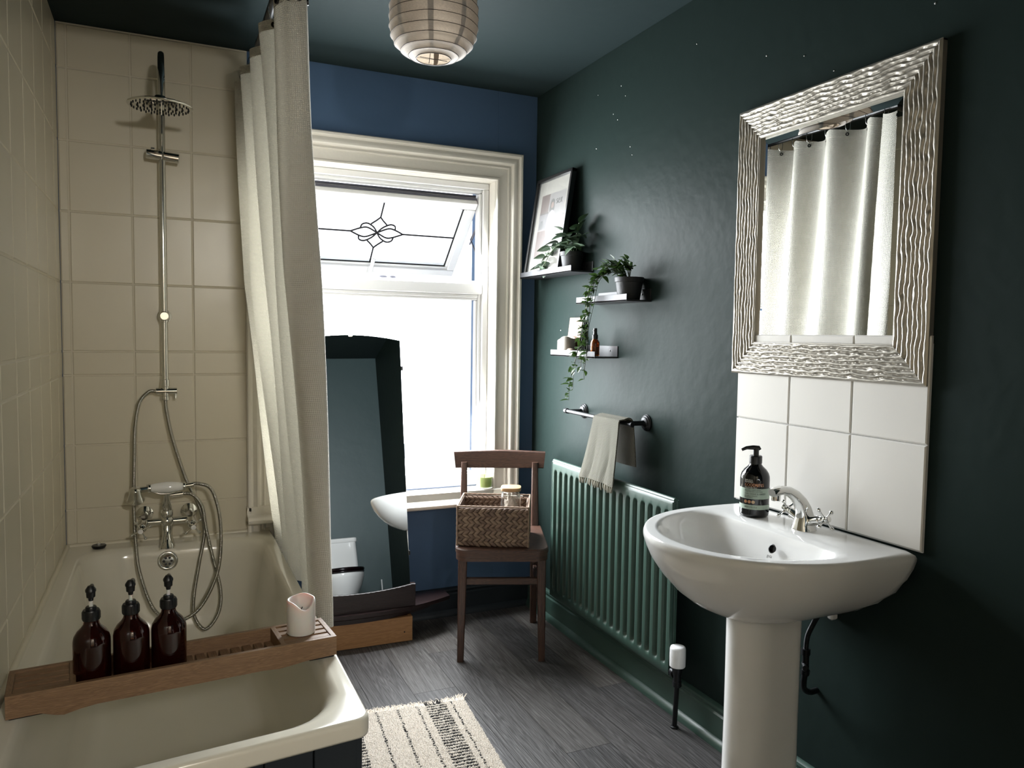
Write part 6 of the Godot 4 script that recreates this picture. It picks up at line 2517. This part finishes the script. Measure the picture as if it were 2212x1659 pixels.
func lantern() -> void:
	var c := Vector3(-0.787, 2.150, 0.91)
	var t := thing("paper_lantern", "round white paper lantern shade with thin wire hoops hanging from the ceiling", "lamp shade", Vector3(c.x, 2.03, c.z))
	var R := 0.1315
	var H := 0.117
	var m := mat(Color(0.84, 0.79, 0.72), 0.85)
	var nz := FastNoiseLite.new()
	nz.seed = 2
	nz.frequency = 0.05
	var im := Image.create(256, 256, false, Image.FORMAT_RGB8)
	for y in 256:
		for x in 256:
			var g := 0.94 + 0.06 * nz.get_noise_2d(x * 2.0, y * 2.0)
			im.set_pixel(x, y, Color(0.90 * g, 0.865 * g, 0.83 * g))
	m.albedo_color = Color.WHITE
	m.albedo_texture = ImageTexture.create_from_image(im)
	m.uv1_scale = Vector3(6, 6, 1)
	m.backlight_enabled = true
	m.backlight = Color(0.8, 0.76, 0.70)
	# hoops follow a flattened ball; paper bellies out between them
	var hoops := 12
	var prof := []
	var hp := []
	for i in hoops + 1:
		var th := lerpf(-1.16, 1.16, float(i) / hoops)
		var tt := absf(float(i) / hoops * 2.0 - 1.0)
		var yy := sin(tt * PI * 0.5 * 0.93) / sin(PI * 0.5 * 0.93)
		var q := Vector2(R * lerpf(0.39, 1.0, pow(1.0 - pow(yy, 3.3), 0.72)), H * yy * signf(i - hoops * 0.5))
		hp.append(q)
	for i in hoops:
		for k in 4:
			var s := k / 4.0
			var q: Vector2 = hp[i].lerp(hp[i + 1], s)
			var d: Vector2 = (hp[i + 1] - hp[i]).orthogonal().normalized()
			prof.append(q - d * 0.0022 * sin(PI * s))
	prof.append(hp[hoops])
	var rows := []
	for q in prof:
		var row := PackedVector3Array()
		for k in 48:
			var a := TAU * k / 48.0
			# eight paper gores, slightly flat between their seams
			var g := 1.0 - 0.018 * (0.5 + 0.5 * cos(a * 8.0))
			row.append(c + Vector3(q.x * g * cos(a), q.y, -q.x * g * sin(a)))
		rows.append(row)
	var b := MB.new()
	b.grid(rows, true)
	part("paper_shade", b, m, t)
	var wire := mat(Color(0.22, 0.17, 0.13), 0.6)
	for i in hoops + 1:
		b = MB.new()
		var pts := []
		for k in 49:
			var a := TAU * k / 48.0
			var g := 1.0 - 0.018 * (0.5 + 0.5 * cos(a * 8.0))
			pts.append(c + Vector3(hp[i].x * g * cos(a), hp[i].y, -hp[i].x * g * sin(a)))
		b.tube(pts, 0.0009 if i > 0 else 0.0014, 5, false)
		part("wire_hoop", b, wire, t)
	# overlaps of the paper gores
	var seam := m.duplicate()
	seam.backlight = Color(0.12, 0.11, 0.1)
	seam.albedo_color = Color(0.75, 0.74, 0.73)
	for k in 8:
		var a0 := TAU * (k + 0.5) / 8.0
		rows = []
		for q in prof:
			var row := PackedVector3Array()
			for j in 3:
				var a := a0 + (j - 1) * 0.065
				var g := 1.0 - 0.018 * (0.5 + 0.5 * cos(a * 8.0))
				row.append(c + Vector3((q.x - 0.0008) * g * cos(a), q.y, -(q.x - 0.0008) * g * sin(a)))
			rows.append(row)
		b = MB.new()
		b.grid(rows)
		part("paper_overlap", b, seam, t)
	b = MB.new()
	b.tube([c + Vector3(-0.042, -H, 0), c + Vector3(0.042, -H, 0)], 0.001, 5)
	b.tube([c + Vector3(0, -H, -0.042), c + Vector3(0, -H * 0.2, -0.002), c + Vector3(0, H, 0.0)], 0.001, 5)
	b.tube([c + Vector3(-0.042, H, 0), c + Vector3(0.042, H, 0)], 0.001, 5)
	part("wire_spreader", b, wire, t)
	b = MB.new()
	b.rod(c + Vector3(0, H - 0.01, 0), Vector3(c.x, CEIL - 0.002, c.z), 0.003, 8)
	b.rod(c + Vector3(0, 0.04, 0), c + Vector3(0, H, 0), 0.018, 16, 0.003)
	part("flex_and_holder", b, M.upvc, t)
	b = MB.new()
	b.t.origin = Vector3(c.x, CEIL - 0.008, c.z)
	b.lathe([Vector2(0, 0), Vector2(0.03, 0), Vector2(0.034, 0.003), Vector2(0.034, 0.008), Vector2(0, 0.008)], 24)
	part("ceiling_rose", b, M.upvc, t)

func rug() -> void:
	var f := Transform3D(Basis(Vector3.UP, deg_to_rad(-5.1)), Vector3(-0.862, 0, 0.772))   # local x right, z towards the camera
	var W := 0.48
	var L := 1.1
	var t := thing("bath_mat", "cream tufted bath mat with black stripes and fringe on the grey plank floor", "rug", f * Vector3(0, 0, L / 2))
	var b := MB.new()
	b.t = f
	b.box(Vector3(0, 0.005, L / 2), Vector3(W, 0.008, L), 0.003)
	part("backing", b, mat(Color(0.72, 0.67, 0.60), 0.95), t)
	# pile: tufts in a multimesh, cream with black bars and dotted lines
	var tuft := MB.new()
	tuft.lathe([Vector2(0.0016, 0), Vector2(0.0021, 0.003), Vector2(0.0019, 0.0062), Vector2(0.0011, 0.0083), Vector2(0, 0.0087)], 5, 80)
	var mm := MultiMesh.new()
	mm.transform_format = MultiMesh.TRANSFORM_3D
	mm.use_colors = true
	mm.mesh = tuft.shifted(Vector3())
	var nx := 150
	var nzc := 344
	mm.instance_count = nx * nzc
	rng.seed = 44
	var lines := [W / 2 - 0.047, W / 2 - 0.161, W / 2 - 0.227, W / 2 - 0.294]
	var i := 0
	for a in nx:
		for k in nzc:
			var x := -W / 2 + (a + 0.5) * W / nx + rng.randf_range(-0.0007, 0.0007)
			var z := (k + 0.5) * L / nzc + rng.randf_range(-0.0005, 0.0005)
			var black := false
			var skew := z + 0.0
			var bar := fposmod(skew + 0.0012 * sin(x * 90.0), 0.0154) < 0.0078
			if (x > W / 2 - 0.135 and x < W / 2 - 0.068 and bar) or (x < W / 2 - 0.355 and x > W / 2 - 0.425 and bar):
				black = true
			for q in lines:
				var w: float = q + 0.0015 * sin(z * 130.0 + q * 50.0)
				if absf(x - w) < 0.0034 and fposmod(z + q * 0.3 + 0.002 * sin(z * 61.0), 0.0125) < 0.0075:
					black = true
			var v := rng.randf_range(0.86, 1.0)
			mm.set_instance_transform(i, f * Transform3D(Basis.from_euler(Vector3(rng.randf_range(-0.25, 0.25), rng.randf() * 3.0, rng.randf_range(-0.25, 0.25))).scaled(Vector3(1, 0.9 if black else rng.randf_range(0.85, 1.15), 1)), Vector3(x, 0.0065, z)))
			mm.set_instance_color(i, Color(0.012, 0.011, 0.012) if black else Color(0.80 * v, 0.74 * v, 0.665 * v))
			i += 1
	var pile := MultiMeshInstance3D.new()
	pile.multimesh = mm
	pile.name = "pile"
	var pm := mat(Color.WHITE, 0.95)
	pm.vertex_color_use_as_albedo = true
	pile.material_override = pm
	pile.set_meta("kind", "stuff")
	t.add_child(pile)
	pile.position = -t.position
	# knotted fringe at the far edge
	var light := MB.new()
	var dark := MB.new()
	for k in 620:
		var x := -W / 2 + (k + 0.5) * W / 620.0
		var o: MB = dark if (x > W / 2 - 0.135 and x < W / 2 - 0.068 and rng.randf() < 0.5) else light
		var l := rng.randf_range(0.018, 0.034)
		var sw := rng.randf_range(-0.012, 0.012)
		if x > W / 2 - 0.03:
			l *= 1.35
			sw += 0.012
		o.t = f
		o.tube([Vector3(x, 0.008, 0.002), Vector3(x + sw * 0.2, 0.011 + rng.randf_range(0, 0.004), -l * 0.4), Vector3(x + sw, 0.006 + rng.randf_range(-0.002, 0.009), -l)], [0.0013, 0.0011, 0.0007], 4, false)
	part("fringe", light, mat(Color(0.88, 0.83, 0.77), 0.95), t, true)
	part("dark_fringe", dark, mat(Color(0.10, 0.09, 0.09), 0.95), t, true)

func toilet() -> void:
	var t := thing("toilet", "white close coupled toilet with dark seat seen in the standing mirror", "toilet", Vector3(-0.55, 0, 3.3))
	var b := MB.new()
	b.grid([rr_ring(-0.735, -0.365, 3.50, 3.665, 0.03, 0.40, 48), rr_ring(-0.745, -0.357, 3.49, 3.67, 0.035, 0.42, 48), rr_ring(-0.735, -0.367, 3.495, 3.67, 0.035, 0.66, 48)], true)
	part("cistern", b, M.china, t)
	b = MB.new()
	b.grid([rr_ring(-0.735, -0.367, 3.495, 3.67, 0.035, 0.655, 48), rr_ring(-0.742, -0.358, 3.488, 3.672, 0.035, 0.66, 48), rr_ring(-0.742, -0.358, 3.488, 3.672, 0.035, 0.685, 48), rr_ring(-0.736, -0.364, 3.494, 3.668, 0.03, 0.692, 48), rr_ring(-0.56, -0.54, 3.57, 3.59, 0.005, 0.694, 48)], true)
	part("cistern_lid", b, M.china, t)
	b = MB.new()
	b.rod(Vector3(-0.55, 0.69, 3.58), Vector3(-0.55, 0.699, 3.58), 0.02, 20, 0.002)
	part("flush_button", b, M.chrome, t)
	var oval := func(cz: float, hx: float, hz: float, y: float) -> PackedVector3Array:
		var r := PackedVector3Array()
		for k in 48:
			var a := TAU * k / 48.0
			var z := cz - hz * sin(a)
			if sin(a) < 0.0:
				z = cz + minf(-hz * sin(a) * 1.1, 3.665 - cz)
			r.append(Vector3(-0.55 + hx * cos(a), y, z))
		return r
	b = MB.new()
	b.grid([oval.call(3.32, 0.105, 0.2, 0.0), oval.call(3.32, 0.108, 0.205, 0.02), oval.call(3.33, 0.095, 0.19, 0.12), oval.call(3.30, 0.12, 0.22, 0.21), oval.call(3.27, 0.165, 0.26, 0.30), oval.call(3.26, 0.185, 0.275, 0.37), oval.call(3.26, 0.187, 0.278, 0.395), oval.call(3.26, 0.18, 0.27, 0.40), oval.call(3.25, 0.135, 0.21, 0.398), oval.call(3.25, 0.10, 0.15, 0.30), oval.call(3.28, 0.02, 0.03, 0.26)], true)
	part("bowl", b, M.china, t)
	b = MB.new()
	b.grid([oval.call(3.26, 0.12, 0.19, 0.402), oval.call(3.26, 0.185, 0.275, 0.402), oval.call(3.26, 0.19, 0.28, 0.41), oval.call(3.26, 0.185, 0.275, 0.418), oval.call(3.26, 0.12, 0.19, 0.416), oval.call(3.26, 0.115, 0.185, 0.409), oval.call(3.26, 0.12, 0.19, 0.402)], true)
	part("seat", b, M.seat, t)
	b = MB.new()
	b.grid([oval.call(3.26, 0.188, 0.278, 0.42), oval.call(3.26, 0.192, 0.282, 0.428), oval.call(3.26, 0.186, 0.275, 0.438), oval.call(3.26, 0.10, 0.15, 0.446), oval.call(3.26, 0.002, 0.003, 0.447)], true)
	part("seat_lid", b, M.seat, t)
	t.position.x += 0.06
	# brush in its holder by the wall
	t = thing("toilet_brush", "slim white toilet brush in a holder by the wall, seen in the standing mirror", "toilet brush", Vector3(-0.12, 0, 3.5))
	b = MB.new()
	b.t.origin = Vector3(-0.12, 0, 3.5)
	b.lathe([Vector2(0, 0), Vector2(0.045, 0), Vector2(0.048, 0.004), Vector2(0.044, 0.11), Vector2(0.04, 0.112), Vector2(0.038, 0.108), Vector2(0, 0.1)], 24)
	part("holder", b, M.upvc, t)
	b = MB.new()
	b.rod(Vector3(-0.12, 0.1, 3.5), Vector3(-0.122, 0.335, 3.5), 0.0055, 10, 0.002)
	part("handle", b, M.upvc, t)
